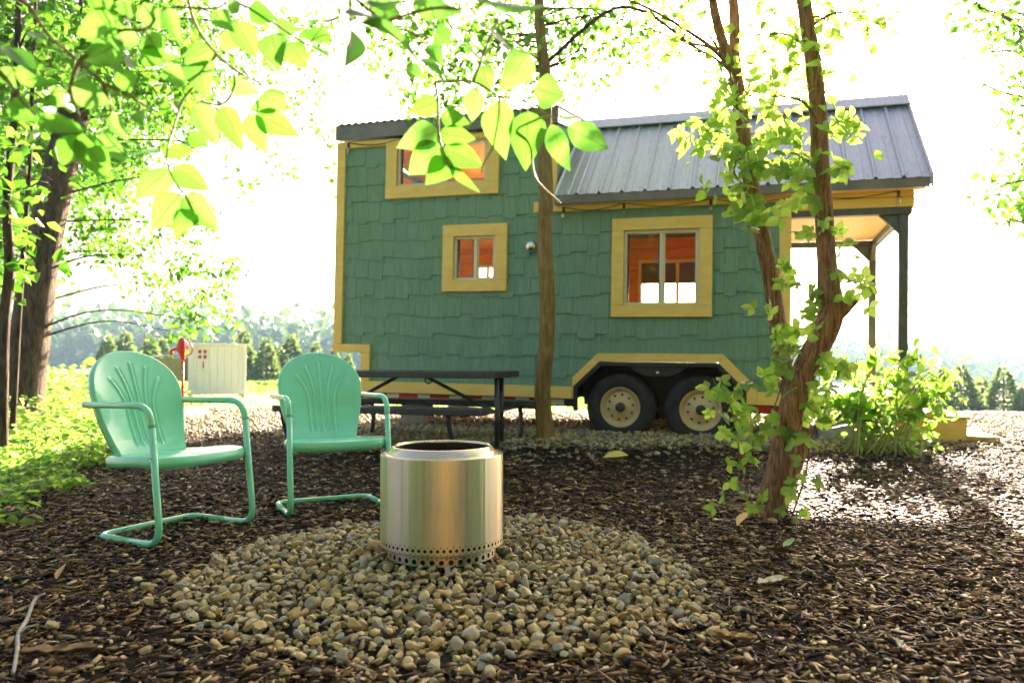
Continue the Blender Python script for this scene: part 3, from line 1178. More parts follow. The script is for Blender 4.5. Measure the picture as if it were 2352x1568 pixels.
m = MB(); m.lathe([(.0, -.012), (.016, -.012), (.018, .0)], 14, (.385, -.022, .705), 'y'); m.build('bolt', M['chrome'], fb, smooth=True)
m = MB()
m.box(XB + .02, -.472, .02, .10, .335, .418); m.box(1.237, 2.62, .02, .10, .335, .418)
m.box(XB + .02, 2.62, HW - .1, HW - .02, .335, .418); m.box(-.47, 1.235, .47, .55, .335, .418)
for k in range(7): m.box(XB + .3 + k * .85, XB + .36 + k * .85, .1, HW - .1, .35, .415)
m.tube([(0, .25, .345), (0, HW - .25, .345)], .035, 10); m.tube([(.8, .25, .345), (.8, HW - .25, .345)], .035, 10)
ch = m.build('chassis', M['black'], house)
x, k = XB + .30, 0
m = MB(); m.box(XB + .05, XB + .12, .008, .019, .36, .40); m.build('marker_light', noisy('amber', (.75, .12, .02), (.8, .2, .03), 9, .3), ch)
while x < 2.5:
    L = .15 if k % 2 == 0 else .23
    if not (x + L > -.47 and x < 1.237):
        m = MB(); m.box(x, x + L - .001, .0135, .0195, .352, .41)
        m.build('reflective_tape', M['white'] if k % 2 == 0 else M['red'], ch)
    x += L
    k += 1


def wheel(cx, y0, s):
    """s=-1: outer face towards -y"""
    cz = .345
    rim = MB()
    prof = [(.0, .045), (.07, .045), (.078, .052), (.125, .05), (.14, .062), (.158, .068), (.168, .055), (.183, .03), (.196, .02), (.205, .012), (.207, .03)]
    rim.lathe([(r, s * h * -1 + 0) for r, h in prof], 40, (cx, y0, cz), 'y')
    w_ = rim.build('wheel', M['rim'], house, smooth=True)
    ty = MB()
    tp = [(.200, .03), (.206, .012), (.23, .004), (.285, .0), (.325, .010), (.347, .035), (.356, .07), (.357, .15), (.347, .185), (.325, .205), (.206, .21)]
    ty.lathe([(r, -s * h) for r, h in tp], 64, (cx, y0, cz), 'y')
    ty.build('tyre', M['tyre'], w_, smooth=True)
    hb = MB()
    hb.lathe([(.0, s * .03), (.03, s * .028), (.045, s * .015), (.05, -s * .045)], 20, (cx, y0, cz), 'y')
    hb.build('hub_cap', M['rust'], w_, smooth=True)
    for k in range(10 if s < 0 else 0):
        ho = MB()
        a = 2 * math.pi * (k + .3) / 10
        ho.lathe([(.0, 0), (.0125, 0), (.0125, .03)], 12, (cx + .127 * math.cos(a), y0 - s * .0478 + s * .0, cz + .127 * math.sin(a)), 'y')  # solid black disc, standing in for the shade inside a vent hole
        ho.build('hole_shade_disc', M['black'], w_)
    return w_


for cx in (0.0, .80):
    wheel(cx, .035, -1)
    wheel(cx, HW - .02, 1)

# vent hood, piers, tank and jack under the house
m = MB(); m.lathe([(.0, -.13), (.035, -.128), (.055, -.11), (.06, -.06), (.05, -.02), (.062, -.01)], 24, (-.935, -.01, 2.0), 'y')
m.build('vent_hood', M['chrome'], house, smooth=True)
for (x, y) in ((-2.6, .3), (1.9, .06), (2.35, 1.6), (-2.6, 1.7)):
    m = MB(); m.box(x, x + .3, y, y + .3, .03, .2); m.box(x + .01, x + .29, y + .01, y + .29, .19, .345)
    m.build('pier', M['concrete'], house, bevel=.01)
m = MB(); m.tube([(-2.15, .9, .28), (-1.0, .9, .28)], [.05, .12, .125, .125, .12, .05], 18); m.build('water_tank', M['concrete'], house, smooth=True)

# string lights
lights = empty('string_lights', (1.0823, 7.75, 0), (0, rad(1.0), -rad(18)))
tag(lights, 'string of clear bulbs on a dark wire under the house eaves', 'string lights')
def string(pts, y=-.05):
    path = []
    for (x0, z0), (x1, z1) in zip(pts[:-1], pts[1:]):
        for k in range(10):
            t = k / 10
            path.append((x0 + (x1 - x0) * t, y, z0 + (z1 - z0) * t - .05 * math.sin(math.pi * t)))
    path.append((pts[-1][0], y, pts[-1][1]))
    MB().tube(path, .005, 6).build('wire', M['wire'], lights)
    for (x, z) in pts:
        MB().lathe([(.0, .0), (.012, .0), (.014, -.02), (.014, -.055), (.0, -.056)], 12, (x, y, z)).build('socket', M['wire'], lights, smooth=True)
        MB().lathe([(.012, -.055), (.018, -.075), (.021, -.095), (.016, -.12), (.0, -.128)], 14, (x, y, z)).build('bulb', M['bulb'], lights, smooth=True)
string([(-.6, 2.40), (.03, 2.415), (.88, 2.415), (1.716, 2.415), (2.54, 2.41)])
string([(-3.14, 3.25), (-2.45, 3.26), (-1.45, 3.27), (-.75, 3.25)], -.06)


# ------------------------------------------------------------------ fire pit
pit = empty('fire_pit', (-.283, 3.10, .042))
tag(pit, 'round stainless steel fire pit standing on the pale gravel ring', 'fire pit')


def hole_band(r, z0, z1, n, hr, th=.0):
    """ring of n square cells round the drum, each with a round hole"""
    mb = MB()
    K = 16
    dth = 2 * math.pi / n
    zc = (z0 + z1) / 2
    for i in range(n):
        a0 = i * dth + th
        V = []
        for k in range(K):
            t = 2 * math.pi * (k + .5) / K
            c, s = math.cos(t), math.sin(t)
            m_ = max(abs(c), abs(s))
            V.append((a0 + c / m_ * dth / 2, zc + s / m_ * (z1 - z0) / 2))
        for k in range(K):
            t = 2 * math.pi * (k + .5) / K
            V.append((a0 + math.cos(t) * hr / r, zc + math.sin(t) * hr))
        mb.add([(r * math.cos(a), r * math.sin(a), z) for a, z in V], [(k, (k + 1) % K, K + (k + 1) % K, K + k) for k in range(K)])
    return mb


N1, N2 = 65, 38
ZB = .048                       # underside of the drum above the ground
m = MB(); m.lathe([(.2475, ZB + .034), (.2475, ZB + .352), (.2462, ZB + .3565), (.2435, ZB + .358)], 130)
body = m.build('drum', M['steel'], pit, auto=35)
m = hole_band(.2475, ZB + .006, ZB + .034, N1, .0066); m.lathe([(.246, ZB + .0), (.2475, ZB + .001), (.2475, ZB + .006)], 130)
m.build('vent_band', M['steel'], pit, smooth=True)
m = hole_band(.2175, .004, .032, N2, .0096); q = hole_band(.2175, .034, .062, N2, .0096, math.pi / N2); m.add(q.v, q.f)
m.lathe([(.2155, .0), (.2175, .001), (.2175, .004)], 114); m.lathe([(.2175, .032), (.2175, .034)], 114); m.lathe([(.2175, .062), (.2165, .075)], 114)
m.build('stand', M['steel'], pit, smooth=True)
m = MB(); m.lathe([(.2435, ZB + .358), (.222, ZB + .357), (.2185, ZB + .360), (.2165, ZB + .366), (.200, ZB + .386), (.1965, ZB + .3885), (.1935, ZB + .387), (.192, ZB + .38)], 96)
m.build('flame_ring', M['steel_rim'], pit, smooth=True)
m = MB(); m.lathe([(.192, ZB + .38), (.1915, ZB + .33), (.205, ZB + .32), (.205, ZB + .05), (.0, ZB + .045)], 72)
m.lathe([(.235, ZB + .0), (.235, ZB + .05), (.205, ZB + .05)], 72); m.lathe([(.205, .004), (.205, ZB + .03)], 72)
m.build('fire_bowl', M['soot'], pit, smooth=True)


# ------------------------------------------------------------------ metal lawn chairs
def grid_shell(fn, hw, nt, na, ts, flange, fdir):
    """surface fn(a*hw(t), t); the rim is folded by `flange` along fdir"""
    V = []
    for t in ts:
        for k in range(na):
            V.append(fn((2 * k / (na - 1) - 1) * hw(t), t))
    nt = len(ts)
    Fs = [(j * na + k, j * na + k + 1, (j + 1) * na + k + 1, (j + 1) * na + k) for j in range(nt - 1) for k in range(na - 1)]
    loop = [k for k in range(na)] + [j * na + na - 1 for j in range(1, nt)] + [(nt - 1) * na + k for k in range(na - 2, -1, -1)] + [j * na for j in range(nt - 2, 0, -1)]
    c = np.mean(np.array(V), 0)
    base = len(V)
    n = len(loop)
    fd = np.asarray(fdir, float)
    for (out_, dn) in ((.006, .12), (.010, .5), (.008, 1.0), (.002, 1.02)):
        for i in loop:
            p = np.array(V[i]); o_ = p - c; o_ = o_ - fd * np.dot(o_, fd); o_ = nrm(o_)
            V.append(p + o_ * out_ + fd * flange * dn)
    prev = loop
    for r in range(4):
        cur = [base + r * n + i for i in range(n)]
        for i in range(n):
            Fs.append((prev[i], cur[i], cur[(i + 1) % n], prev[(i + 1) % n]))
        prev = cur
    return V, Fs


def make_chair():
    root = empty('lawn_chair')
    R_ = .0155
    hwid = .262
    # tubes: forward is +x, front feet at x = 0
    for s in (-1, 1):
        y = s * hwid
        whole = smooth_path([(-.20, y, .0165), (-.005, y, .0165), (-.078, y, .612), (-.53, y, .606)], .095, 12)
        MB().tube(whole[:15], R_, 14).build('leg', M['mint'], root, smooth=True)
        MB().tube(whole[14:], R_, 14).build('arm', M['mint'], root, smooth=True)
        m = MB()
        for (x, z) in ((-.052, .385), (-.515, .6045)):
            m.lathe([(.0, .0), (.006, .0), (.0075, -.003)], 10, (x, y + s * (R_ + .002), z), 'y') if s < 0 else m.lathe([(.0, .0), (.006, .0), (.0075, -.003)], 10, (x, y + R_ + .0005, z), 'y')
        m.build('bolt', M['chrome'], root, smooth=True)
    base = smooth_path([(-.20, -hwid, .0165), (-.40, -hwid + .005, .0165), (-.43, -hwid + .05, .0165), (-.43, hwid - .05, .0165), (-.40, hwid - .005, .0165), (-.20, hwid, .0165)], .06, 7)
    MB().tube(base, R_, 14).build('base', M['mint'], root, smooth=True)
    # seat
    x0, L = -.44, .43

    def sh(t):
        w_ = .205 + .05 * math.sin(min(t, .75) / .75 * math.pi / 2)
        if t > .72:
            w_ *= max(0.02, (1 - ((t - .72) / .283) ** 3.2)) ** .38
        return w_

    def sf(y, t):
        x = x0 + L * t
        z = .372 + .032 * math.sin(t * math.pi * .5) - .055 * max(0, (t - .62) / .38) ** 2.4 * .35
        z -= .018 * math.exp(-((t - .38) / .25) ** 2) * (1 - (y / .26) ** 2)
        z += .006 * math.exp(-(y / .022) ** 2) * (-1) * max(0, 1 - t / .35)
        z -= .010 * (abs(y) / .25) ** 4
        return (x, y, z)
    ts = np.concatenate([np.linspace(0, .72, 26), .72 + .28 * np.sin(np.linspace(0, 1, 18)[1:] * math.pi / 2)])
    V, Fs = grid_shell(sf, sh, 0, 41, ts, .048, (0, 0, -1))
    mb = MB(); mb.add(V, Fs); o = mb.build('seat', M['mint'], root, smooth=True)
    # backrest
    bx0, bz0, BL = -.405, .362, .53
    d = nrm([-.205, 0, .50]); nb = nrm(np.cross((0, 1, 0), d))          # nb points forward
    if nb[0] < 0: nb = -nb

    def bh(t):
        if t < .60: return .178 + .054 * math.sin(t / .60 * math.pi / 2) ** 1.2
        return .232 * math.sqrt(max(1e-4, 1 - ((t - .60) / .402) ** 2))
    ribs = [(-.078, .11, .72), (-.04, .04, .83), (0.0, .0, .88), (.04, -.04, .83), (.078, -.11, .72)]

    def bf(y, t):
        h = 0
        for b0, fan, te in ribs:
            if .07 < t < te + .02:
                xx = b0 * (.85 + .15 * t) - fan * max(0, (t - .42) / .42) ** 2
                fade = min(1, (t - .07) / .03) * min(1, max(0, (te + .02 - t) / .03))
                slope = 2 * fan * max(0, (t - .42)) / .42 ** 2 / BL
                dd = (y - xx) / math.sqrt(1 + slope * slope)
                h += .0075 * fade * (math.exp(-(dd / .0062) ** 2) - .55 * math.exp(-((dd - .011) / .006) ** 2))
        h += .030 * (y / .23) ** 2 - .008 * math.exp(-((t - .3) / .22) ** 2)
        h += .02 * max(0, .14 - t) / .14 * (1 - abs(y) / .3)
        return tuple(np.array([bx0, y, bz0]) + d * (BL * t) + nb * h)
    ts = np.concatenate([np.linspace(0, .60, 48), .60 + .40 * np.sin(np.linspace(0, 1, 46)[1:] * math.pi / 2)])
    V, Fs = grid_shell(bf, bh, 0, 111, ts, .036, tuple(-nb))
    mb = MB(); mb.add(V, [f[::-1] for f in Fs]); o = mb.build('backrest', M['mint'], root, smooth=True)
    m = MB()
    m.tube(smooth_path([(-.10, -.2, .335), (-.12, -.16, .318), (-.12, .16, .318), (-.10, .2, .335)], .04), .005, 8)
    m.build('brace', M['chrome'], root, smooth=True)
    return root


chair = make_chair()
chair.location = (-1.375, 3.50, .012)
chair.rotation_euler = (0, 0, math.atan2(-.458, .889))
tag(chair, 'mint green metal lawn chair turned sideways, nearest to the big tree', 'chair', 'mint green metal lawn chairs')
chair2 = copy_tree(chair)
chair2.location = (-.885, 4.0, .012)
chair2.rotation_euler = (0, 0, math.atan2(-.889, .457))
tag(chair2, 'mint green metal lawn chair facing forward right beside the fire pit', 'chair', 'mint green metal lawn chairs')

# ------------------------------------------------------------------ picnic table
tb = empty('picnic_table', (-1.13, 6.292, .03), (0, 0, -rad(18)))
tag(tb, 'charcoal metal picnic table with attached benches in front of the house', 'picnic table')
TL = 1.86


def plank_top(x0, x1, y0, y1, z1, th, r=.05):
    pts = []
    for (cx, cy, a0) in ((x1 - r, y0 + r, -90), (x1 - r, y1 - r, 0), (x0 + r, y1 - r, 90), (x0 + r, y0 + r, 180)):
        for k in range(5):
            a = rad(a0 + 22.5 * k)
            pts.append((cx + r * math.cos(a), cy + r * math.sin(a)))
    n = len(pts)
    mb = MB()
    mb.add([(x, y, z1) for x, y in pts] + [(x, y, z1 - th) for x, y in pts],
           [tuple(range(n)), tuple(range(2 * n - 1, n - 1, -1))] + [(i, i + n, (i + 1) % n + n, (i + 1) % n) for i in range(n)])
    return mb


X0, X1 = -1.02, .93
plank_top(X0 + .02, X1, .31, 1.05, .70, .058).build('table_top', M['table'], tb, bevel=.008)
plank_top(X0, X1, .0, .26, .405, .055).build('bench', M['table'], tb, bevel=.008)
plank_top(X0 + .02, X1 + .1, 1.14, 1.40, .415, .055).build('bench', M['table'], tb, bevel=.008)
for x in (X0 + .26, X1 - .12):
    for yy in (.50, .86):
        MB().tube(smooth_path([(x + (.08 if yy < .7 else 0), yy, .64), (x + (.08 if yy < .7 else 0), yy, .02)]), .021, 12).build('post', M['table'], tb, smooth=True)
    MB().tube(smooth_path([(x - .2, .10, .35), (x - .2, .12, .25), (x - .16, .17, .05), (x - .1, .3, .02), (x, .68, .02), (x + .06, 1.10, .02), (x + .06, 1.24, .06), (x + .06, 1.28, .2), (x + .04, 1.28, .365)], .09), .021, 12).build('leg', M['table'], tb, smooth=True)
    MB().tube([(x - .1, .13, .345), (x, .68, .345), (x + .05, 1.29, .365)], .018, 10).build('cross_bar', M['table'], tb, smooth=True)
m = MB()
m.tube([(X1 - .80, .74, .64), (X1 - .16, .74, .345)], .016, 10); m.tube([(X0 + .85, .74, .64), (X0 + .26, .74, .345)], .016, 10)
m.tube([(X0 + .22, .74, .345), (X0 + .22, .74, .64)], .016, 8)
m.build('brace', M['table'], tb, smooth=True)
m = MB(); m.tube(catmull([(X1 - .66, .40, .645), (X1 - .66, .40, .61), (X1 - .63, .40, .595), (X1 - .60, .40, .61), (X1 - .60, .40, .63)], 4), .007, 8)
m.build('hook', M['table'], tb, smooth=True)

# ------------------------------------------------------------------ red yard hydrant
hy = empty('yard_hydrant', (-3.93, 9.1, float(ground_z(-3.93, 9.1)) + .01))
tag(hy, 'red metal yard hydrant on a thin pipe beside the gravel', 'hydrant')
MB().tube([(0, 0, 0), (.0, 0, .74)], .015, 12).build('pipe', M['hydrant'], hy, smooth=True)
m = MB(); m.box(-.02, .02, .0, .03, .0, .32); m.build('stake', M['log'], hy)
m = MB(); m.tube([(0, 0, .70), (0, 0, .74), (-.01, 0, .80), (-.02, 0, .86), (-.015, 0, .93), (0, 0, .985)], [.018, .024, .036, .052, .046, .034], 14)
m.tube(smooth_path([(-.03, 0, .845), (-.10, 0, .845), (-.135, 0, .84), (-.138, 0, .785)], .03), [.026, .018, .018, .022], 12)
m.build('head', M['hydrant'], hy, smooth=True)
m = MB(); m.tube(smooth_path([(.0, 0, .975), (.06, 0, .965), (.115, 0, .88), (.11, 0, .80), (.04, 0, .775)], .04), .009, 10)
m.tube([(.02, -.03, .90), (.02, -.03, .97)], .006, 8); m.tube([(.035, .03, .84), (.035, .03, .95)], .006, 8)
m.build('handle', M['hydrant'], hy, smooth=True)

# ------------------------------------------------------------------ chicken coop
cz = float(ground_z(-6.4, 16.2))
coop = empty('chicken_coop', (-6.78, 16.0, cz), (0, 0, rad(24)))
tag(coop, 'small white wooden chicken coop with red panes and a side nest box', 'chicken coop')
m = MB(); m.box(0, 1.12, .012, .9, .12, 1.12); m.build('wall', M['coop_tan'], coop)
for k in range(8):
    m = MB(); m.box(.004 + k * .139, .004 + k * .139 + .135, -.012, .01, .1, 1.12); m.build('plank', M['coop_white'], coop, bevel=.004)
m = MB(); m.prism_xz([(-.07, 1.122), (1.2, 1.122), (1.2, 1.16), (-.07, 1.16)], -.09, 1.0); m.build('roof', M['coop_white'], coop, bevel=.006)
m = MB(); m.box(-.02, .06, -.03, -.0125, .08, 1.12); m.box(1.07, 1.14, -.03, -.0125, .08, 1.12); m.box(.06, 1.07, -.028, -.0125, .08, .16)
m.build('corner_board', M['coop_white'], coop, bevel=.004)
m = MB()
for q in ((.10, .13, .6, 1.05), (.40, .43, .6, 1.05), (.13, .40, 1.02, 1.05), (.13, .40, .6, .63), (.13, .40, .79, .81)): m.box(q[0], q[1], -.032, -.0125, q[2], q[3])
dr_ = m.build('door', M['coop_white'], coop, bevel=.003)
for (x, z) in ((.18, .95), (.28, .95), (.18, .84), (.28, .84)):
    m = MB(); m.box(x, x + .06, -.022, -.0125, z, z + .07); m.build('pane', M['coop_red'], dr_)
m = MB(); m.box(.27, .29, -.024, -.0125, .62, .77); m.build('latch', M['coop_red'], dr_)
m = MB()
for q in ((.10, .12, .18, .5), (.42, .44, .18, .5), (.12, .42, .48, .5)): m.box(q[0], q[1], -.03, -.0125, q[2], q[3])
m.build('hatch', M['coop_white'], coop)
m = MB(); m.box(-.82, -.002, .10, .80, .36, .84)
nb_ = m.build('nest_box', M['coop_tan'], coop, bevel=.006)
V = []
for (x, z) in ((-.92, .845), (-.0, .96)):
    for k in range(40): V.append((x, .06 + k * .021, z + .014 * math.sin(k * 1.3)))
mb = MB(); mb.add(V, [(k, k + 1, 41 + k, 40 + k) for k in range(39)]); mb.build('corrugated_lid', M['coop_white'], nb_, smooth=True)
for (x, y) in ((-.76, .18), (-.76, .74), (.03, .05), (1.08, .05), (.03, .85), (1.08, .85)):
    m = MB(); m.box(x - .03, x + .03, y - .03, y + .03, .0, .42 if x < 0 else .12)
    m.build('leg', M['coop_tan'], coop)
m = MB(); m.box(-.6, .0, .2, .7, .1, .16); m.build('ramp', M['coop_tan'], coop)

# log along the edge of the field
lg = MB(); p0, p1 = at(588, 893, 23.5), at(860, 899, 23.0)
p0[2] = float(ground_z(p0[0], p0[1])) + .1; p1[2] = float(ground_z(p1[0], p1[1])) + .1
lg.tube([p0 + (p1 - p0) * t for t in np.linspace(0, 1, 9)], [.12, .13, .13, .125, .13, .13, .12, .12, .11], 14, wob=.06)
lo = lg.build('fallen_log', M['log'], None, smooth=True)
tag(lo, 'weathered grey log lying along the edge of the field', 'log')


# ------------------------------------------------------------------ vegetation helpers
def unit(A):
    return A / (np.linalg.norm(A, axis=1, keepdims=True) + 1e-9)


def leafcloud(P, A, N, L, W, fold=.25, droop=.15):
    """P base points, A direction, N normal, L length, W half width: folded ovate leaves of two quads"""
    n = len(P)
    A = unit(A); S = unit(np.cross(N, A)); N = np.cross(A, S)
    L = np.broadcast_to(L, (n,))[:, None]; W = np.broadcast_to(W, (n,))[:, None]
    tip = P + A * L - N * (droop * L)
    l1 = P + A * L * .30 - S * W + N * W * fold; l2 = P + A * L * .68 - S * W * .72 + N * (W * fold - droop * L * .4)
    r1 = P + A * L * .30 + S * W + N * W * fold; r2 = P + A * L * .68 + S * W * .72 + N * (W * fold - droop * L * .4)
    V = np.stack([P, l1, l2, tip, r2, r1], 1).reshape(-1, 3)
    f = np.array([(0, 3, 2, 1), (0, 5, 4, 3)])
    Fq = (f[None] + (np.arange(n) * 6)[:, None, None]).reshape(-1, 4)
    return V, Fq


def merge(lst):
    off, VV, FF = 0, [], []
    for V, Fq in lst:
        VV.append(V); FF.append(Fq + off); off += len(V)
    return np.concatenate(VV), np.concatenate(FF)


def ball(n, c, r, shell=.35):
    d = unit(RNG.normal(size=(n, 3)))
    k = (shell + (1 - shell) * RNG.random((n, 1))) ** .6
    return np.asarray(c) + d * k * np.asarray(r)


def foliage(blobs, L0, L1, ratio=.33):
    """blobs: (centre, radii, count); leaves gathered in sprays inside each blob"""
    out = []
    for c, r, n in blobs:
        n = int(n)
        if n < 1: continue
        ns = max(1, n // 7)
        sc_ = ball(ns, c, r, .2)
        sa = unit(RNG.normal(size=(ns, 3)) * [1, 1, .45] - [0, 0, .2])
        i = RNG.integers(0, ns, n)
        rr = max(np.min(np.broadcast_to(r, (3,))) * .55, 3.6 * L1)
        P = sc_[i] + sa[i] * RNG.uniform(-.5, .5, (n, 1)) * rr + RNG.normal(0, .75, (n, 3)) * L1
        A = sa[i] * .6 + RNG.normal(0, .6, (n, 3)) - [0, 0, .35]
        N = RNG.normal(0, .55, (n, 3)) + [0, 0, .8]
        L = RNG.uniform(L0, L1, n)
        out.append(leafcloud(P, A, N, L, L * ratio))
    return merge(out)


def px_blob(x, y, r, d, n):
    """a clump sighted at (x, y) with apparent radius r at distance d"""
    k = r / FPX * d
    return (at(x, y, d), np.array([k, k * 1.1, k]), n)


def nearest(path, p):
    P = np.array(path)
    d = np.linalg.norm(P - p, axis=1) + np.maximum(0, P[:, 2] - p[2] + .1) * 2
    return P[np.argmin(d)]


def limbs(mb, path, blobs, r0=.03, twigs=4, every=1):
    """branches from the trunk to each clump and twigs inside it"""
    for k, (c, r, n) in enumerate(blobs):
        if n < 1 or k % every: continue
        c = np.asarray(c)
        s = nearest(path, c)
        mid = s * .5 + c * .5 + RNG.normal(0, .06, 3) * np.linalg.norm(c - s) + np.array([0, 0, .08 * np.linalg.norm(c - s)])
        mb.tube(catmull([s, mid, c], 5), [r0, r0 * .6, r0 * .3], 6)
        for _ in range(twigs):
            e = ball(1, c, r, .8)[0]
            q = c * .5 + e * .5 + RNG.normal(0, .05, 3)
            mb.tube([c, q, e], [r0 * .28, r0 * .2, r0 * .1], 4)


def rel(V, root):
    return V - np.array(root.location)


def put(name, VF, mat, root):
    V, Fq = VF
    return link(name, np_mesh(name, rel(V, root), Fq), mat, root)


def put_mb(name, mb, mat, root, smooth=True):
    L = root.location
    mb.v = [(x - L[0], y - L[1], z - L[2]) for x, y, z in mb.v]
    return mb.build(name, mat, root, smooth)


def trunk_tube(mb, path, radii, n=18, wob=.05, sub=6):
    P = catmull(path, sub)
    mb.tube(P, np.interp(np.linspace(0, 1, len(P)), np.linspace(0, 1, len(radii)), radii), n, wob=wob)
    return P


# ------------------------------------------------------------------ big tree at the left
base = at(42, 965, 9.6); base[2] = float(ground_z(base[0], base[1]))
t1 = empty('maple_tree', base)
tag(t1, 'large leaning tree with furrowed bark at the left edge', 'tree')
mb = MB()
path = [base - [.05, 0, .1], base + [0.0, 0, .12]] + [at(x, y, 9.6) for x, y in ((62, 820), (84, 660), (104, 540), (132, 420), (162, 290), (192, 150), (212, 20), (232, -140), (245, -330))]
tp = trunk_tube(mb, path, [.36, .28, .235, .215, .20, .19, .18, .17, .16, .14, .1], 20, .045, 8)
put_mb('trunk', mb, M['bark'], t1)
bl = []
R5 = random.Random(3)
for gx in range(-160, 520, 62):
    for gy in range(-330, 660, 64):
        x, y = gx + R5.uniform(-30, 30), gy + R5.uniform(-30, 30)
        if y > 330 and x > 330 - (y - 330) * .35: continue
        if y > 560 and x > 90: continue
        dens = 1.0 if x < 330 else .6
        if y < 0: dens *= .5
        d_ = R5.choice([7.6, 8.6, 9.6, 10.8, 12.0, 13.0]) if y < 250 else R5.choice([10.6, 11.6, 12.6, 13.4])
        bl.append(px_blob(x, y, R5.uniform(40, 64), d_, (240 + 12 * (d_ - 8)) * dens))
for (x, y, r, n) in ((560, 60, 55, 60), (620, 130, 50, 45), (690, 90, 50, 45), (750, 50, 55, 45), (520, 170, 50, 50), (450, 250, 50, 55), (420, 330, 40, 40), (690, 250, 40, 26), (740, 300, 36, 26), (770, 400, 30, 18),
                     (660, 390, 36, 24), (600, 330, 30, 14), (720, 180, 40, 24), (330, 560, 45, 45), (400, 520, 40, 36), (470, 500, 40, 34), (440, 600, 45, 45), (500, 660, 40, 40), (400, 690, 40, 40), (350, 650, 40, 34),
                     (470, 740, 34, 30), (540, 610, 32, 24), (390, 760, 30, 22), (300, 500, 40, 36), (260, 580, 30, 20), (850, 150, 34, 30), (560, 430, 30, 12), (530, 750, 20, 10)):
    bl.append(px_blob(x, y, r, R5.uniform(9.5, 11.5), n * 2.2))
mb = MB(); limbs(mb, tp, bl, .016, 2, 2); tag(put_mb('branches', mb, M['bark'], t1), kind='stuff')
put('crown', foliage(bl, .06, .125), M['leaf'], t1)


def sapling(name, label, pts, d, r, blobs, mat='bark'):
    b = at(*pts[0], d); b[2] = float(ground_z(b[0], b[1])) - .02
    root = empty(name, b)
    tag(root, label, 'tree')
    mb = MB(); P = trunk_tube(mb, [b] + [at(x, y, d) for x, y in pts[1:]], r, 10, .06, 6)
    put_mb('trunk', mb, M[mat], root)
    B = [px_blob(x, y, rr, d + R5.uniform(-.3, .3), n) for x, y, rr, n in blobs]
    mb = MB(); limbs(mb, P, B, .012, 3); tag(put_mb('branches', mb, M[mat], root), kind='stuff')
    put('crown', foliage(B, .08, .15), M['leaf'], root)
    return root


sapling('sapling', 'slender dark stemmed sapling left of the large leaning tree', [(5, 980), (8, 760), (22, 620), (16, 470), (30, 300), (40, 120), (44, -60), (50, -300)], 6.2, [.05, .045, .04, .035, .03, .028, .02, .012],
        [(10, 560, 50, 36), (20, 470, 50, 36), (10, 400, 60, 40), (60, 330, 50, 30), (10, 650, 40, 24), (10, 240, 60, 40), (60, 180, 60, 40), (20, 90, 60, 40), (90, 60, 60, 36)])
sapling('sapling', 'thin bare lower stem just left of the leaning trunk', [(28, 985), (40, 780), (55, 560), (68, 380), (72, 250), (80, 80), (84, -100)], 7.0, [.03, .026, .022, .02, .018, .014, .01],
        [(110, 420, 36, 16), (50, 380, 40, 24), (90, 250, 50, 30), (50, 120, 50, 36)])

# ------------------------------------------------------------------ slim tree before the house
base = at(1250, 1005, 7.15); base[2] = float(ground_z(base[0], base[1]))
t2 = empty('slim_tree', base)
tag(t2, 'slim straight tan trunked tree right in front of the teal house', 'tree')
mb = MB()
tp = trunk_tube(mb, [base - [0, 0, .05], base + [.01, 0, .05]] + [at(x, y, 7.15) for x, y in ((1246, 900), (1254, 800), (1257, 690), (1251, 560), (1254, 450), (1250, 310), (1253, 190), (1240, 60), (1236, -120), (1230, -330))],
                [.10, .084, .076, .076, .074, .070, .070, .066, .060, .05, .04, .02], 18, .03, 8)
put_mb('trunk', mb, M['bark_mid'], t2)
bl = []
for (x, y, r, n) in ((1000, 60, 50, 60), (1080, 40, 50, 60), (1150, 90, 50, 70), (1230, 60, 50, 60), (1225, 150, 42, 55), (1300, 100, 46, 55), (1350, 50, 46, 50), (1130, 170, 42, 50), (1060, 150, 42, 48), (980, 150, 40, 40),
                     (940, 215, 36, 34), (1020, 235, 34, 34), (1100, 235, 34, 34), (1420, 40, 42, 40), (1480, 100, 34, 24), (1400, 120, 36, 30), (1320, 185, 28, 12), (900, 100, 40, 30), (1570, 50, 36, 22), (1500, 30, 36, 26),
                     (1160, 20, 60, 60), (960, 10, 50, 50), (880, 20, 44, 36), (1280, 215, 26, 14), (1400, 200, 24, 8), (1560, 110, 24, 10)):
    bl.append(px_blob(x, y, r, R5.uniform(6.5, 8.6), n * 2.0))
for k in range(26):
    bl.append(px_blob(R5.uniform(850, 1650), R5.uniform(-420, -40), R5.uniform(50, 80), R5.uniform(6.2, 9), 90))
mb = MB(); limbs(mb, tp, bl, .012, 2)
mb.tube(catmull([at(1250, 150, 7.15), at(1390, 30, 7.0), at(1480, 28, 6.9), at(1590, 105, 6.8), at(1660, 145, 6.8)], 5), [.02, .016, .015, .014, .01], 6)
tag(put_mb('branches', mb, M['bark'], t2), kind='stuff')
put('crown', foliage(bl, .06, .11), M['leaf'], t2)

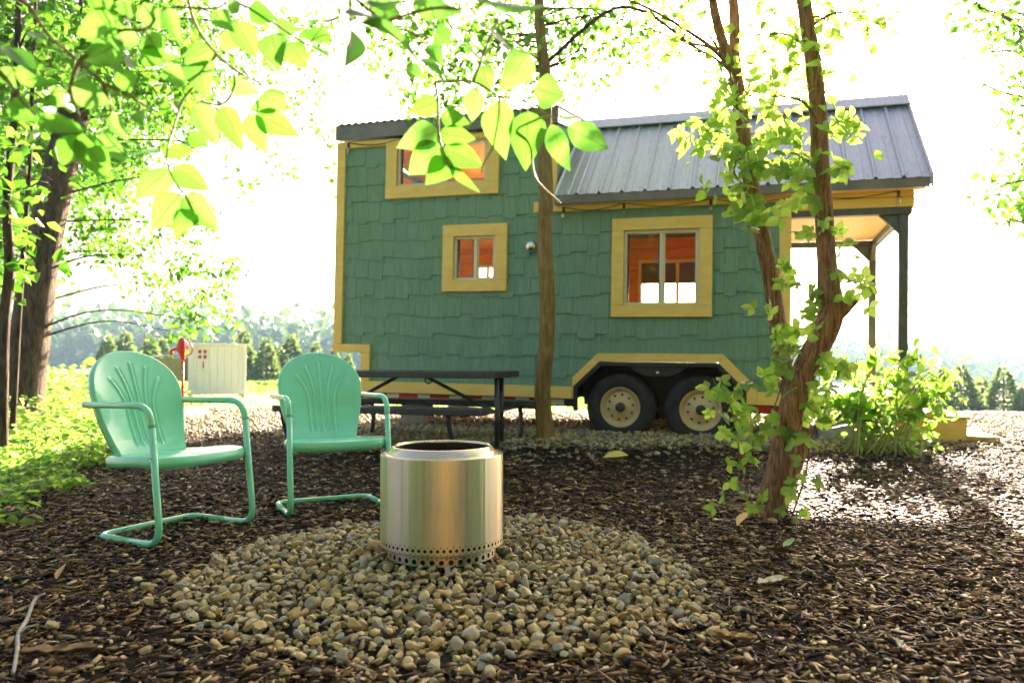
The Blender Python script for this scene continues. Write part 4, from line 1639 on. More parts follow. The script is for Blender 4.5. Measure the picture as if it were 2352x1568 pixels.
# ------------------------------------------------------------------ twin stemmed tree at the right, with its climbing vine
base = at(1762, 1195, 3.95); base[2] = .0
t3 = empty('twin_tree', base)
tag(t3, 'reddish twin stemmed tree with a crooked trunk and a cut stub', 'tree')
mb = MB()
main = [base - [0, 0, .06], base + [.006, 0, .03]] + [at(x, y, 3.95) for x, y in ((1786, 1095), (1806, 1000), (1828, 905), (1858, 830), (1893, 765), (1908, 715), (1903, 650), (1897, 570), (1892, 480), (1884, 380), (1880, 270), (1868, 150), (1850, 30), (1836, -120), (1820, -320))]
tp = trunk_tube(mb, main, [.098, .076, .066, .064, .066, .062, .064, .066, .062, .05, .046, .045, .045, .043, .04, .036, .03, .02], 20, .035, 7)
mb.tube(catmull([at(1905, 735, 3.95), at(1930, 718, 3.93), at(1950, 700, 3.91), at(1966, 684, 3.9)], 5), [.05, .034, .027, .024], 14)
second = [base + [.08, .22, -.05]] + [at(x, y, 4.25) for x, y in ((1838, 1010), (1822, 930), (1803, 860), (1788, 760), (1772, 650), (1754, 560), (1735, 470), (1716, 370), (1704, 280), (1692, 190), (1684, 120))]
tq = trunk_tube(mb, second, [.06, .054, .05, .048, .046, .045, .045, .044, .042, .04, .038, .034], 16, .035, 6)
mb.tube(catmull([at(1686, 140, 4.25), at(1688, 60, 4.25), at(1682, -40, 4.25), at(1680, -240, 4.2)], 5), [.033, .03, .026, .015], 12)
mb.tube(catmull([at(1690, 175, 4.25), at(1664, 110, 4.2), at(1642, 30, 4.15), at(1628, -60, 4.1), at(1600, -220, 4.1)], 5), [.032, .028, .024, .02, .012], 12)
mb.tube(catmull([at(1690, 175, 4.25), at(1650, 125, 4.15), at(1600, 85, 4.1), at(1500, 25, 4.0), at(1410, -12, 4.0)], 5), [.014, .011, .009, .007, .005], 8)
put_mb('trunk', mb, M['bark_red'], t3)
bl = []
for (x, y, r, n) in ((1760, 300, 60, 55), (1690, 370, 50, 45), (1820, 350, 50, 40), (1640, 300, 40, 24), (1720, 220, 60, 40), (1790, 180, 60, 40), (1850, 100, 70, 40), (1760, 80, 70, 40), (1640, 130, 45, 20), (1600, 60, 40, 16),
                     (1920, 60, 60, 30), (1990, 30, 50, 24), (2030, 10, 40, 14), (1900, 200, 50, 24), (1560, 120, 26, 8), (1680, 200, 40, 22), (1480, 60, 34, 12), (1940, 280, 34, 12)):
    bl.append(px_blob(x, y, r, R5.uniform(3.8, 4.7), n * 1.1))
for k in range(22):
    bl.append(px_blob(R5.uniform(1450, 2200), R5.uniform(-480, -60), R5.uniform(60, 100), R5.uniform(3.4, 5.4), 80))
mb = MB(); limbs(mb, list(tp) + list(tq), bl, .010, 3); tag(put_mb('branches', mb, M['bark_red'], t3), kind='stuff')
put('crown', foliage(bl, .05, .085, .36), M['leaf_vine'], t3)


def leaf_mesh(name, L=1.0, W=.5, n=9, fold=.12, droop=.18, peak=.36, tip=1.0, serr=.0, seed=0, mat=None):
    """one ovate leaf along +Y with UVs; x in [-W, W]"""
    r = random.Random(seed)
    V, UV, Fs = [], [], []
    for i in range(n + 1):
        t = i / n
        a = t / peak if t < peak else 1 - (t - peak) / (1 - peak)
        wd = W * (math.sin(a * math.pi / 2) ** (.75 if t < peak else 1.15)) if a > 0 else 0
        if t >= peak: wd = W * (math.sin(a * math.pi / 2) ** 1.0 * .8 + .2 * a)
        wd = max(wd, .0)
        if serr and 0 < i < n: wd *= 1 + serr * (1 if i % 2 else -1)
        z = -droop * t * t + .02 * math.sin(6 * t + seed)
        x0 = .03 * math.sin(3 * t + seed)
        for s in (-1, -.5, 0, .5, 1):
            V.append((x0 + s * wd, L * t, z + fold * wd * (abs(s) ** 1.3) + r.uniform(-.006, .006) * abs(s)))
            UV.append((s, t))
    for i in range(n):
        for k in range(4):
            Fs.append((i * 5 + k, i * 5 + k + 1, (i + 1) * 5 + k + 1, (i + 1) * 5 + k))
    me = bpy.data.meshes.new(name)
    me.from_pydata(V, [], Fs)
    uv = me.uv_layers.new(name='UVMap')
    for lp in me.loops:
        uv.data[lp.index].uv = UV[lp.vertex_index]
    me.update(); me.shade_smooth()
    if mat: me.materials.append(mat)
    return me


def compound_mesh(name, k, seed, mat):
    """palmate leaf of k toothed leaflets, about one unit across"""
    r = random.Random(seed)
    mb = MB()
    for j in range(k):
        a = rad((j - (k - 1) / 2) * (62 if k == 5 else 72)) + r.uniform(-.12, .12)
        L = (1.0 - .22 * abs(j - (k - 1) / 2)) * r.uniform(.5, .6)
        W = L * .31
        zt = r.uniform(-.25, .1)
        d = np.array([math.sin(a), math.cos(a), zt]); d = nrm(d); s_ = nrm(np.cross((0, 0, 1), d)); nn_ = np.cross(d, s_)
        V = []
        prof = [(0.04, 0.02), (.2, .62), (.4, 1.0), (.6, .92), (.8, .55), (.9, .3), (1, 0)]
        for t, w_ in prof:
            c = d * L * t - nn_ * (.10 * L * t * t)
            V += [c - s_ * W * w_ + nn_ * W * w_ * .22, c, c + s_ * W * w_ + nn_ * W * w_ * .22]
        Fs = []
        for i in range(len(prof) - 1):
            for q in (0, 1): Fs.append((i * 3 + q, i * 3 + q + 1, i * 3 + q + 4, i * 3 + q + 3))
        mb.add(V, Fs)
    mb.tube([(0, -.35, -.12), (0, -.12, -.02), (0, 0.04, 0)], .012, 5)
    me = bpy.data.meshes.new(name); me.from_pydata(mb.v, [], mb.f); me.update(); me.shade_smooth(); me.materials.append(mat)
    return me


COMP = [compound_mesh('leaf', 3 if s % 3 else 5, s, M['leaf_vine']) for s in range(7)]


def place_leaf(me, p, y, n, scale, root, name='leaf'):
    y = nrm(y); x = nrm(np.cross(y, n)); z = np.cross(x, y)
    sx, sy, sz = scale if hasattr(scale, '__len__') else (scale,) * 3
    mat = Matrix(((x[0] * sx, y[0] * sy, z[0] * sz, p[0] - root.location[0]), (x[1] * sx, y[1] * sy, z[1] * sz, p[1] - root.location[1]),
                  (x[2] * sx, y[2] * sy, z[2] * sz, p[2] - root.location[2]), (0, 0, 0, 1)))
    o = bpy.data.objects.new(name, me)
    col.objects.link(o); o.parent = root
    o.matrix_basis = mat
    return o


def spray_leaf(p, root, size, out=None):
    y = RNG.normal(0, 1, 3) * [1, .6, .6] + (np.asarray(out) if out is not None else 0) - [0, 0, .25]
    n = RNG.normal(0, .45, 3) + [-.1, -.85, .45]
    place_leaf(COMP[RNG.integers(0, len(COMP))], p, y, n, size, root)


# bright sprays of compound leaves low in the crown
for (x, y, r, k) in ((1640, 330, 45, 9), (1610, 290, 26, 4), (1700, 420, 48, 8), (1770, 360, 54, 12), (1830, 390, 40, 9), (1915, 300, 36, 6), (1925, 390, 30, 5), (1690, 470, 36, 5), (1790, 460, 40, 6), (1735, 505, 30, 4), (1960, 280, 30, 4), (1860, 440, 30, 5), (1680, 260, 34, 6), (1800, 300, 40, 8)):
    for _ in range(k):
        p = at(x + R5.gauss(0, r * .6), y + R5.gauss(0, r * .55), R5.uniform(3.75, 4.35))
        spray_leaf(p, t3, R5.uniform(.13, .19))

vb = at(1790, 1190, 3.85); vb[2] = .0
vine = empty('climbing_vine', vb)
tag(vine, 'green creeper with toothed leaves climbing the twin stemmed tree', 'vine')
mb = MB()
mb.tube(catmull([vb, at(1775, 1120, 3.8), at(1800, 1040, 3.82), at(1775, 960, 3.85), at(1800, 860, 3.9), at(1798, 740, 3.95), at(1790, 640, 4.1)], 6), [.006, .005, .005, .004, .004, .003, .002], 6)
mb.tube(catmull([vb - [.1, 0, 0], at(1705, 1080, 3.75), at(1690, 980, 3.72), at(1668, 900, 3.7), at(1655, 870, 3.7)], 6), [.005, .004, .004, .003, .002], 6)
mb.tube(catmull([vb + [.05, 0, 0], at(1850, 1090, 3.85), at(1862, 1010, 3.85), at(1890, 930, 3.9), at(1920, 850, 3.95)], 6), [.005, .004, .004, .003, .002], 6)
mb.tube(catmull([at(1880, 800, 3.85), at(1900, 690, 3.82), at(1910, 620, 3.82), at(1905, 540, 3.82), at(1900, 490, 3.85)], 6), [.004, .004, .003, .003, .002], 6)
put_mb('stem', mb, M['twig'], vine)
Z6 = [(450, 20), (800, 40), (870, 40), (1060, 40), (960, 20), (690, 270), (770, 340), (690, 390), (600, 560), (620, 600), (690, 670), (640, 750), (790, 700), (900, 430), (900, 510), (900, 590), (1080, 330), (1040, 310), (1100, 460), (1180, 460),
      (1240, 360), (1270, 400), (1080, 170), (560, 1020), (640, 1030), (270, 1060), (300, 1150), (430, 1080), (370, 1130), (240, 1180), (270, 1300), (300, 1400), (290, 1440), (430, 1260), (500, 1280), (560, 1390), (480, 1500), (400, 1480),
      (840, 750), (720, 900), (640, 900), (720, 970), (800, 1310), (840, 1440), (760, 1500), (850, 1200), (870, 1240), (960, 1200), (1000, 1100), (930, 1100), (960, 900), (1060, 970), (1110, 980), (780, 840), (690, 820), (620, 1110), (590, 1340), (450, 1390),
      (330, 1210), (230, 1090), (380, 1300), (910, 1310), (980, 1240), (1010, 1000), (880, 1130), (740, 1420), (520, 1440)]
for X, Y in Z6:
    x, y = 1568 + .336 * X, 520.6 + .336 * Y
    dd = 3.72 if x < 1760 else 3.86
    p = at(x, y, R5.uniform(dd - .08, dd + .1))
    spray_leaf(p, vine, R5.uniform(.11, .16))
    if R5.random() < .6: spray_leaf(p + RNG.normal(0, .045, 3), vine, R5.uniform(.09, .14))
for X, Y in ((990, 50), (1000, 130), (1040, 150), (1060, 190), (1090, 250), (930, 250), (1130, 260), (1290, 130), (1350, 110), (1400, 120), (1280, 190), (1360, 270), (1310, 300), (1270, 150), (1060, 60), (1110, 20), (1320, 40), (1250, 260), (1150, 210), (970, 190)):
    p = at(1176 + .5 * X, 1041 + .5 * Y, 3.72)
    p[2] = max(p[2], .04)
    spray_leaf(p, vine, R5.uniform(.08, .12))

# ------------------------------------------------------------------ shrub by the porch
sb = at(2010, 1020, 6.35); sb[2] = float(ground_z(sb[0], sb[1]))
shrub = empty('leafy_shrub', sb)
tag(shrub, 'sunlit leafy green shrub growing beside the porch and steps', 'shrub')
OV = [leaf_mesh('leaf', 1, .24, 7, .2, .22, .42, seed=s, mat=M['leaf_cover']) for s in range(5)]
mb = MB()
nleaf = 0
for k in range(26):
    tx, ty = R5.uniform(1875, 2190), R5.uniform(770, 960)
    ty = max(ty, 770 + abs(tx - 2040) * .75)
    top_ = at(tx, ty, 6.35 + R5.uniform(-.35, .35))
    b_ = sb + np.array([R5.uniform(-.28, .28), R5.uniform(-.2, .2), 0])
    mid = b_ * .45 + top_ * .55 + np.array([R5.uniform(-.05, .05), 0, .12])
    P = catmull([b_, mid, top_], 8)
    mb.tube(P, [.009, .006, .003], 6)
    for j in range(4, len(P) - 1, 1):
        for s in (-1, 1):
            if nleaf > 295 or R5.random() < .18: continue
            tdir = nrm(P[j + 1] - P[j]); sd = nrm(np.cross(tdir, [R5.gauss(0, 1), R5.gauss(0, 1), .2]))
            place_leaf(OV[R5.randrange(5)], P[j], sd * s + tdir * .5, np.array([R5.gauss(0, .4), R5.gauss(0, .4), 1]), R5.uniform(.09, .16), shrub)
            nleaf += 1
    for s in range(2):
        if nleaf < 300:
            place_leaf(OV[R5.randrange(5)], P[-1], np.array([R5.gauss(0, .6), R5.gauss(0, .6), .4]), np.array([R5.gauss(0, .4), R5.gauss(0, .4), 1]), R5.uniform(.08, .13), shrub); nleaf += 1
put_mb('stem', mb, M['twig_green'], shrub)
fill = [px_blob(x, y, r, 6.4, n) for x, y, r, n in ((1960, 920, 50, 60), (2050, 900, 60, 70), (2120, 930, 50, 50), (2040, 980, 60, 70), (1930, 860, 36, 30), (2080, 830, 34, 20), (2170, 900, 30, 20), (2120, 990, 40, 40), (1990, 850, 40, 30))]
o = put('small_leaves', foliage(fill, .06, .11, .3), M['leaf_cover'], shrub); tag(o, kind='stuff')

# ------------------------------------------------------------------ tree whose branches reach in from the right
base = np.array([6.9, 9.2, float(ground_z(6.9, 9.2))])
t4 = empty('edge_tree', base)
tag(t4, 'leafy tree reaching in from beyond the right edge', 'tree')
mb = MB(); tp = trunk_tube(mb, [base - [0, 0, .1], base + [.05, 0, 1.2], base + [0, .1, 2.6], base + [-.1, 0, 4.2], base + [0, 0, 6]], [.19, .15, .13, .1, .05], 14, .05, 6)
put_mb('trunk', mb, M['bark'], t4)
bl = [px_blob(x, y, r, R5.uniform(7.8, 9.4), n * 1.5) for x, y, r, n in ((2300, 40, 46, 40), (2245, 15, 36, 26), (2340, 80, 40, 36), (2270, 120, 26, 12), (2345, 190, 40, 22), (2335, 290, 30, 22), (2345, 380, 42, 46), (2300, 425, 32, 26), (2345, 470, 44, 50), (2310, 500, 26, 16),
      (2230, 180, 16, 5), (2210, 60, 20, 7), (2330, 240, 24, 14), (2400, 60, 60, 60), (2420, 300, 70, 90), (2420, 480, 60, 80), (2450, 160, 70, 80), (2380, 520, 40, 40), (2500, 400, 80, 90))]
for k in range(14): bl.append(px_blob(R5.uniform(2250, 2800), R5.uniform(-400, -60), R5.uniform(60, 100), R5.uniform(7.5, 10.5), 110))
mb = MB(); limbs(mb, tp, bl, .03, 3); tag(put_mb('branches', mb, M['bark'], t4), kind='stuff')
put('crown', foliage(bl, .07, .13), M['leaf'], t4)

# ------------------------------------------------------------------ tree over the viewpoint: its leafy branches hang into the picture
base = np.array([-2.3, -.9, 0.0])
t5 = empty('overhanging_tree', base)
tag(t5, 'tree overhead with large bright leaves hanging into the top of the picture', 'tree')
mb = MB(); tp = trunk_tube(mb, [base - [0, 0, .1], base + [.05, 0, 1.0], base + [.1, .1, 2.2], base + [.4, .4, 3.4], base + [.8, .9, 4.6], base + [.9, 1.0, 6.0]], [.17, .13, .12, .1, .07, .04], 14, .05, 6)
put_mb('trunk', mb, M['bark'], t5)
bl = []
for k in range(34):
    c = np.array([R5.uniform(-3.4, 1.6), R5.uniform(-2.5, 1.5), R5.uniform(2.3, 4.8)])
    bl.append((c, np.array([.5, .5, .35]), 70))
mb = MB(); limbs(mb, tp, bl, .03, 3); put_mb('limbs', mb, M['bark'], t5)
put('crown', foliage(bl, .08, .12, .3), M['leaf_big'], t5)
BIG = [leaf_mesh('leaf', 1, .5, 12, .10 + .05 * s, .12 + .05 * (s % 3), .34 + .03 * (s % 3), seed=s, serr=.015, mat=M['leaf_big']) for s in range(6)]
SUNV = np.array(SUN_DIR)


def branch(stems, leaves, ox, oy, k, d0, twigmat):
    """stems: polylines in sightings; leaves (base x, base y, tip x, tip y, width, shade, distance offset)"""
    conv = lambda x, y, d: at(ox + k * x, oy + k * y, d)
    mb = MB()
    pts = []
    for st_ in stems:
        P = catmull([conv(x, y, d0 + dz) for x, y, dz in st_], 8)
        mb.tube(P, [.0032, .0026, .0022, .0016], 8); pts += list(P)
    pts = np.array(pts)
    todo = []
    for (bx, by, tx, ty, wd, dark, dz) in leaves:
        b_, e_ = conv(bx, by, d0 + dz), conv(tx, ty, d0 + dz + R5.uniform(-.03, .03))
        ln = np.linalg.norm(e_ - b_)
        wm = 1.2 * wd * k / FPX * (d0 + dz)
        view = nrm(b_ - np.array([0, 0, CAM_H]))
        ax_ = nrm(e_ - b_)
        if dark:
            nv = np.cross(ax_, SUNV); nv = nrm(nv + .12 * view)
            wm *= 1.5
        else:
            nv = -view + RNG.normal(0, .22, 3) + .35 * SUNV * -1
        if np.dot(nv, view) > 0: nv = -nv
        todo.append((b_, ax_, nv, ln, wm))
        q = pts[np.argmin(np.linalg.norm(pts - b_, axis=1))]
        if np.linalg.norm(q - b_) > .004:
            mid = (q + b_) / 2 + np.array([0, 0, .006])
            mb.tube(catmull([q, mid, b_ + ax_ * .004], 4), .0011, 5)
    br = put_mb('branch', mb, twigmat, t5)
    for (b_, ax_, nv, ln, wm) in todo:
        o = place_leaf(BIG[R5.randrange(6)], b_, ax_, nv, (wm, ln, ln), t5)
        o.parent = br
    return br


A = [(665, 890, 380, 1000, 170, 0, 0), (675, 900, 915, 960, 125, 0, 0), (690, 990, 465, 1190, 205, 0, 0), (700, 1010, 975, 1140, 145, 0, .02), (740, 1080, 585, 1255, 160, 0, 0), (745, 1130, 930, 1315, 60, 0, 0),
     (1070, 680, 1100, 1080, 205, 0, .05), (1270, 760, 1270, 1140, 215, 0, .05), (1320, 600, 1540, 660, 200, 0, .05), (1490, 795, 1805, 780, 95, 1, .1), (1540, 880, 1845, 1020, 165, 0, .1), (1430, 850, 1555, 1180, 135, 0, .1),
     (920, 605, 880, 835, 130, 0, .05), (680, 790, 870, 840, 115, 0, 0), (1280, 360, 1090, 620, 190, 0, .1), (660, 690, 460, 770, 130, 0, .05), (965, 450, 1000, 620, 130, 0, .1)]
branch([[(640, 560, 0), (660, 690, 0), (665, 890, 0), (690, 1010, 0), (750, 1140, 0)], [(640, 560, 0), (900, 560, .03), (1080, 660, .05), (1270, 720, .05), (1420, 790, .08), (1520, 830, .1)], [(900, 560, .03), (1000, 300, 0), (1150, -60, -.1), (1250, -300, -.2)],
        [(1210, 900, .05), (1290, 1000, .05), (1330, 1220, .05), (1500, 1390, .05)], [(1420, 790, .08), (1250, 860, .06), (1210, 900, .05)], [(1040, 1000, .05), (980, 1110, .05), (960, 1180, .05)], [(1080, 660, .05), (1075, 800, .05), (1040, 1000, .05)]], A, 784, 0, .3359, 1.45, M['twig_green'])
B = [(790, 310, 1055, 440, 115, 1, .1), (890, 150, 1220, 335, 135, 1, 0), (480, 20, 830, 110, 135, 0, 0), (60, 60, 320, 160, 180, 1, -.05), (120, 150, 590, 340, 150, 1, -.05), (60, 190, 80, 460, 170, 1, -.05), (170, 0, 420, 50, 90, 1, 0),
     (640, 210, 760, 305, 130, 0, 0), (530, 410, 760, 560, 105, 1, .1), (440, 440, 565, 540, 95, 0, .1), (1000, 10, 1400, 80, 150, 1, 0), (900, -20, 1180, 60, 120, 1, 0), (200, -40, 400, 120, 140, 0, .05), (600, -60, 700, 60, 120, 0, .05), (620, 300, 680, 420, 100, 0, .05)]
branch([[(-200, -300, -.1), (60, -40, -.05), (300, 150, 0), (560, 260, .05), (640, 360, .1), (780, 470, .1)], [(300, 150, 0), (620, 60, 0), (900, 60, 0), (1000, -20, 0)], [(60, -40, -.05), (60, 190, -.05)]], B, 784, 0, .3359, 1.1, M['twig'])
C1 = [(850, 140, 475, 230, 185, 0, 0), (850, 290, 555, 430, 175, 0, 0), (600, -20, 790, 45, 110, 0, 0), (840, -10, 890, 135, 125, 0, 0), (980, 30, 1090, 205, 135, 0, .03), (1130, 60, 1220, 275, 105, 0, .05), (1560, 20, 1640, 95, 95, 0, .1), (1460, 90, 1590, 205, 120, 0, .1),
      (1010, 250, 1100, 385, 150, 0, .05), (950, 400, 1190, 380, 120, 0, .05), (960, 530, 750, 560, 125, 0, .05), (1130, 450, 1260, 610, 120, 0, .05), (500, 570, 740, 720, 170, 0, 0), (610, 470, 500, 570, 120, 1, 0), (460, 620, 530, 760, 90, 1, 0),
      (110, 480, 310, 580, 115, 0, -.05), (60, 680, 240, 840, 135, 0, -.05), (250, 810, 550, 890, 115, 0, -.05), (0, 470, 100, 590, 95, 0, -.05), (50, 330, 250, 470, 110, 1, -.05), (170, 220, 320, 260, 90, 1, 0),
      (540, 920, 415, 1150, 155, 0, 0), (560, 910, 735, 1240, 175, 0, 0), (690, 900, 840, 1130, 120, 0, .05), (770, 860, 650, 940, 100, 1, .05), (740, 770, 860, 950, 95, 0, .05), (930, 760, 970, 850, 95, 0, .08), (1090, 730, 1170, 780, 75, 0, .08), (300, 660, 400, 780, 90, 1, 0),
      (330, 640, 560, 700, 110, 0, .03), (800, 200, 960, 330, 120, 0, .05), (720, 420, 830, 480, 80, 1, .03), (830, 400, 950, 470, 80, 1, .03)]
branch([[(-100, -80, -.05), (170, 20, 0), (330, 240, 0), (540, 420, 0), (700, 560, .02), (900, 660, .05), (1000, 720, .08)], [(540, 420, 0), (800, 220, .02), (1000, 200, .04), (1140, 60, .06), (1460, 60, .1), (1560, 10, .1)], [(540, 420, 0), (480, 620, 0), (540, 800, 0), (550, 910, 0)],
        [(-60, 420, -.05), (60, 560, -.05), (160, 700, -.05), (250, 800, -.05)], [(700, 560, .02), (760, 760, .05), (690, 880, .05)]], C1, 0, 0, .3359, 1.15, M['twig'])
for _ in range(34):
    bx, by = R5.uniform(-40, 1150), R5.uniform(-60, 760)
    if by > 420 and bx > 800: continue
    an = rad(R5.uniform(-40, 140)); ln_ = R5.uniform(130, 260)
    C1.append((bx, by, bx + ln_ * math.cos(an), by + ln_ * math.sin(an), ln_ * R5.uniform(.42, .6), 1 if R5.random() < .25 else 0, R5.uniform(.02, .3)))
C2 = [(1700, 60, 1880, 130, 135, 0, 0), (1880, 160, 2040, 210, 105, 0, 0), (2270, 240, 2030, 250, 95, 0, 0), (2100, 310, 2290, 405, 60, 1, 0), (2330, 100, 2060, 190, 200, 1, -.1), (1620, 150, 1740, 380, 155, 0, 0), (1850, 230, 1900, 470, 175, 0, 0), (1960, 290, 2100, 480, 155, 0, 0),
      (1450, 320, 1260, 450, 130, 0, .05), (1350, 420, 1400, 630, 185, 0, .05), (1080, 1050, 835, 1040, 115, 1, .05), (1180, 690, 1250, 790, 85, 1, .05), (1160, 1150, 925, 1390, 175, 0, 0), (1180, 1140, 1430, 1300, 150, 0, 0), (1240, 1330, 1030, 1560, 185, 0, 0), (1260, 1330, 1480, 1560, 165, 0, 0), (1330, 1440, 1190, 1600, 135, 0, 0),
      (1350, 700, 1480, 1000, 155, 0, .05), (1520, 720, 1650, 1040, 150, 0, .05), (1700, 780, 1820, 1040, 140, 0, .05), (1760, 770, 2020, 930, 150, 0, .05), (1960, 640, 1700, 760, 140, 0, .05), (1290, 920, 1420, 1000, 100, 0, .05), (1100, 1020, 1320, 1040, 100, 0, .05), (1500, 250, 1620, 330, 110, 0, .05), (1560, 560, 1760, 640, 110, 0, .05), (1420, 480, 1580, 490, 90, 1, .05)]
branch([[(1250, -200, 0), (1330, 150, .02), (1480, 370, .05), (1640, 500, .05), (1800, 600, .05), (1760, 770, .05)], [(1500, -150, -.05), (1600, 0, 0), (1750, 80, 0), (1960, 220, 0), (2100, 310, 0)], [(1480, 370, .05), (1350, 560, .05), (1250, 690, .05), (1180, 900, .03), (1140, 1080, 0), (1200, 1250, 0), (1270, 1340, 0), (1340, 1450, 0)], [(1640, 500, .05), (1540, 700, .05), (1340, 700, .05)]], C2, 0, 0, .3359, 1.3, M['twig_green'])

# ------------------------------------------------------------------ ground cover at the left
def cover(n, x0, x1, y0, y1, hmax, L0, L1, ok):
    x = RNG.uniform(x0, x1, n); y = RNG.uniform(y0, y1, n)
    k = ok(x, y); x, y = x[k], y[k]
    h = hmax * (.25 + .75 * np.abs(np.sin(1.9 * x + .7 * y) * np.cos(1.3 * y - .6 * x))) * RNG.random(len(x)) ** .6
    P = np.stack([x, y, ground_z(x, y) + h], 1)
    A = RNG.normal(0, 1, (len(x), 3)) * [1, 1, .35]; N = RNG.normal(0, .4, (len(x), 3)) + [0, 0, 1]
    L = RNG.uniform(L0, L1, len(x))
    return leafcloud(P, A, N, L, L * .36)


gl = [cover(15000, -4.6, -1.6, 3.6, 7.4, .20, .03, .075, lambda x, y: ~in_mulch(x - .28 + .2 * np.sin(5 * y), y) & (x > -.72 * y - .5)),
      cover(9000, -9.0, -3.4, 6.5, 13.5, .30, .05, .10, lambda x, y: ~in_mulch(x, y) & ~in_drive(x - .2, y) & (x > -.75 * y - .5) & ~((x > -5.2) & (y > 9.5))),
      cover(6000, -18, -7.0, 13, 24, .8, .10, .2, lambda x, y: (x > -.75 * y) & (x < -.44 * y))]
o = link('ground_cover', np_mesh('ground_cover', *merge(gl)), M['leaf_cover'])
tag(o, 'low leafy green ground cover spreading round the large leaning tree', 'ground cover', kind='stuff')

# grass tufts in the field
def blades(n, x0, x1, y0, y1, h0, h1, ok):
    x = RNG.uniform(x0, x1, n); y = RNG.uniform(y0, y1, n); k = ok(x, y); x, y = x[k], y[k]; n = len(x)
    P = np.stack([x, y, ground_z(x, y) - .01], 1); a = RNG.uniform(0, 6.28, n); S = np.stack([np.cos(a), np.sin(a), 0 * a], 1)
    h = RNG.uniform(h0, h1, n)[:, None]; ln = RNG.normal(0, .35, (n, 3)) * [1, 1, 0]
    w_ = h * .06
    mid = P + [0, 0, 1] * h * .6 + ln * h * .3; tip = P + [0, 0, 1] * h + ln * h
    V = np.stack([P - S * w_, P + S * w_, mid + S * w_ * .7, tip, mid - S * w_ * .7], 1).reshape(-1, 3)
    f = np.array([(0, 1, 2, 3, 4)])
    return V, (f[None] + (np.arange(n) * 5)[:, None, None]).reshape(-1, 5)
V, Fq = blades(26000, -20, 6, 11.5, 36, .08, .28, lambda x, y: (np.abs(x) < .8 * y) & (x < .15 * y) & ~((x > -7.5) & (x < -2) & (y < 17.5)))
o = link('field_grass', np_mesh('field_grass', V, Fq), M['leaf_cover'])
tag(o, 'short green grass growing across the field behind the house', 'grass', kind='stuff')


# ------------------------------------------------------------------ young evergreens in the field
def conifer(x, ytop, d, wide, label):
    tpt = at(x, ytop, d)
    gz = float(ground_z(tpt[0], d))
    root = empty('young_evergreen', (tpt[0], d, gz))
    tag(root, label, 'evergreen tree', 'young evergreens in the field')
    H_ = tpt[2] - gz
    MB().tube([(0, 0, 0), (0, 0, H_ * .97)], [.05, .008], 8).build('trunk', M['bark'], root)
    n = 2600
    t = 1 - np.sqrt(RNG.random(n))
    r = (1 - t) ** .85 * H_ * wide * 1.45 * (.55 + .45 * RNG.random(n)) * (1 + .12 * np.sin(t * 60))
    a = RNG.uniform(0, 6.283, n)
    P = np.stack([r * np.cos(a) * .85, r * np.sin(a) * .85, .02 * H_ + t * H_ * .98 - r * .08 * (t > .1)], 1)
    A = np.stack([np.cos(a), np.sin(a), .45 + .0 * a], 1) + RNG.normal(0, .3, (n, 3))
    N = RNG.normal(0, .5, (n, 3)) + [0, 0, 1]
    L = RNG.uniform(.10, .22, n) * H_ / 2
    V, Fq = leafcloud(P, A, N, L, L * .28)
    link('crown', np_mesh('crown', V, Fq), M['needle'], root)


for x, yt, d, wd, lb in ((249, 769, 36, .28, 'young evergreen, leftmost of the row behind the coop'), (289, 760, 34, .26, 'young evergreen second from the left, its tip rising above its neighbours'),
                         (346, 766, 34, .27, 'young evergreen just left of the white coop'), (375, 775, 38, .26, 'young evergreen showing behind the coop roof'),
                         (561, 756, 33, .24, 'tall young evergreen right beside the white coop'), (613, 776, 31, .27, 'dark round young evergreen between the coop and the forward facing chair'),
                         (669, 768, 34, .30, 'pale young evergreen directly above the top of the forward facing chair'), (726, 786, 35, .26, 'young evergreen right of the forward facing chair top'), (768, 799, 36, .26, 'young evergreen beside the left corner of the house'),
                         (800, 812, 34, .26, 'young evergreen seen under the overhang of the house'), (640, 790, 40, .26, 'small far young evergreen between two nearer ones above the log'),
                         (2112, 856, 30, .3, 'young evergreen half hidden by the shrub'), (2167, 843, 31, .28, 'young evergreen just right of the leafy shrub'), (2206, 833, 28, .34, 'broad dark young evergreen, middle of those at the right'),
                         (2304, 838, 28, .34, 'tallest dark young evergreen near the right edge'), (2352, 880, 26, .36, 'young evergreen cut off by the right edge'), (2255, 862, 36, .3, 'small far young evergreen between the two dark ones at the right')):
    conifer(x, yt, d, wd, lb)

# ------------------------------------------------------------------ far woods
blobs = []
def wood_row(x0, x1, dist, tops, step, seed):
    r = random.Random(seed)
    x = x0
    while x < x1:
        yt = np.interp(x, tops[0], tops[1]) + r.uniform(-9, 14)
        d = dist + r.uniform(-12, 12)
        p = at(x, yt, d); gz = float(ground_z(p[0], d))
        h = max(6.0, p[2] - gz); rx = r.uniform(.24, .34) * h
        blobs.append((np.array([p[0], d, p[2] - h * .32]), np.array([rx, rx, h * .34]), 60))
        blobs.append((np.array([p[0] + r.uniform(-2, 2), d - rx * .5, p[2] - h * .66]), np.array([rx * 1.1, rx, h * .36]), 50))
        x += step * r.uniform(.6, 1.3)


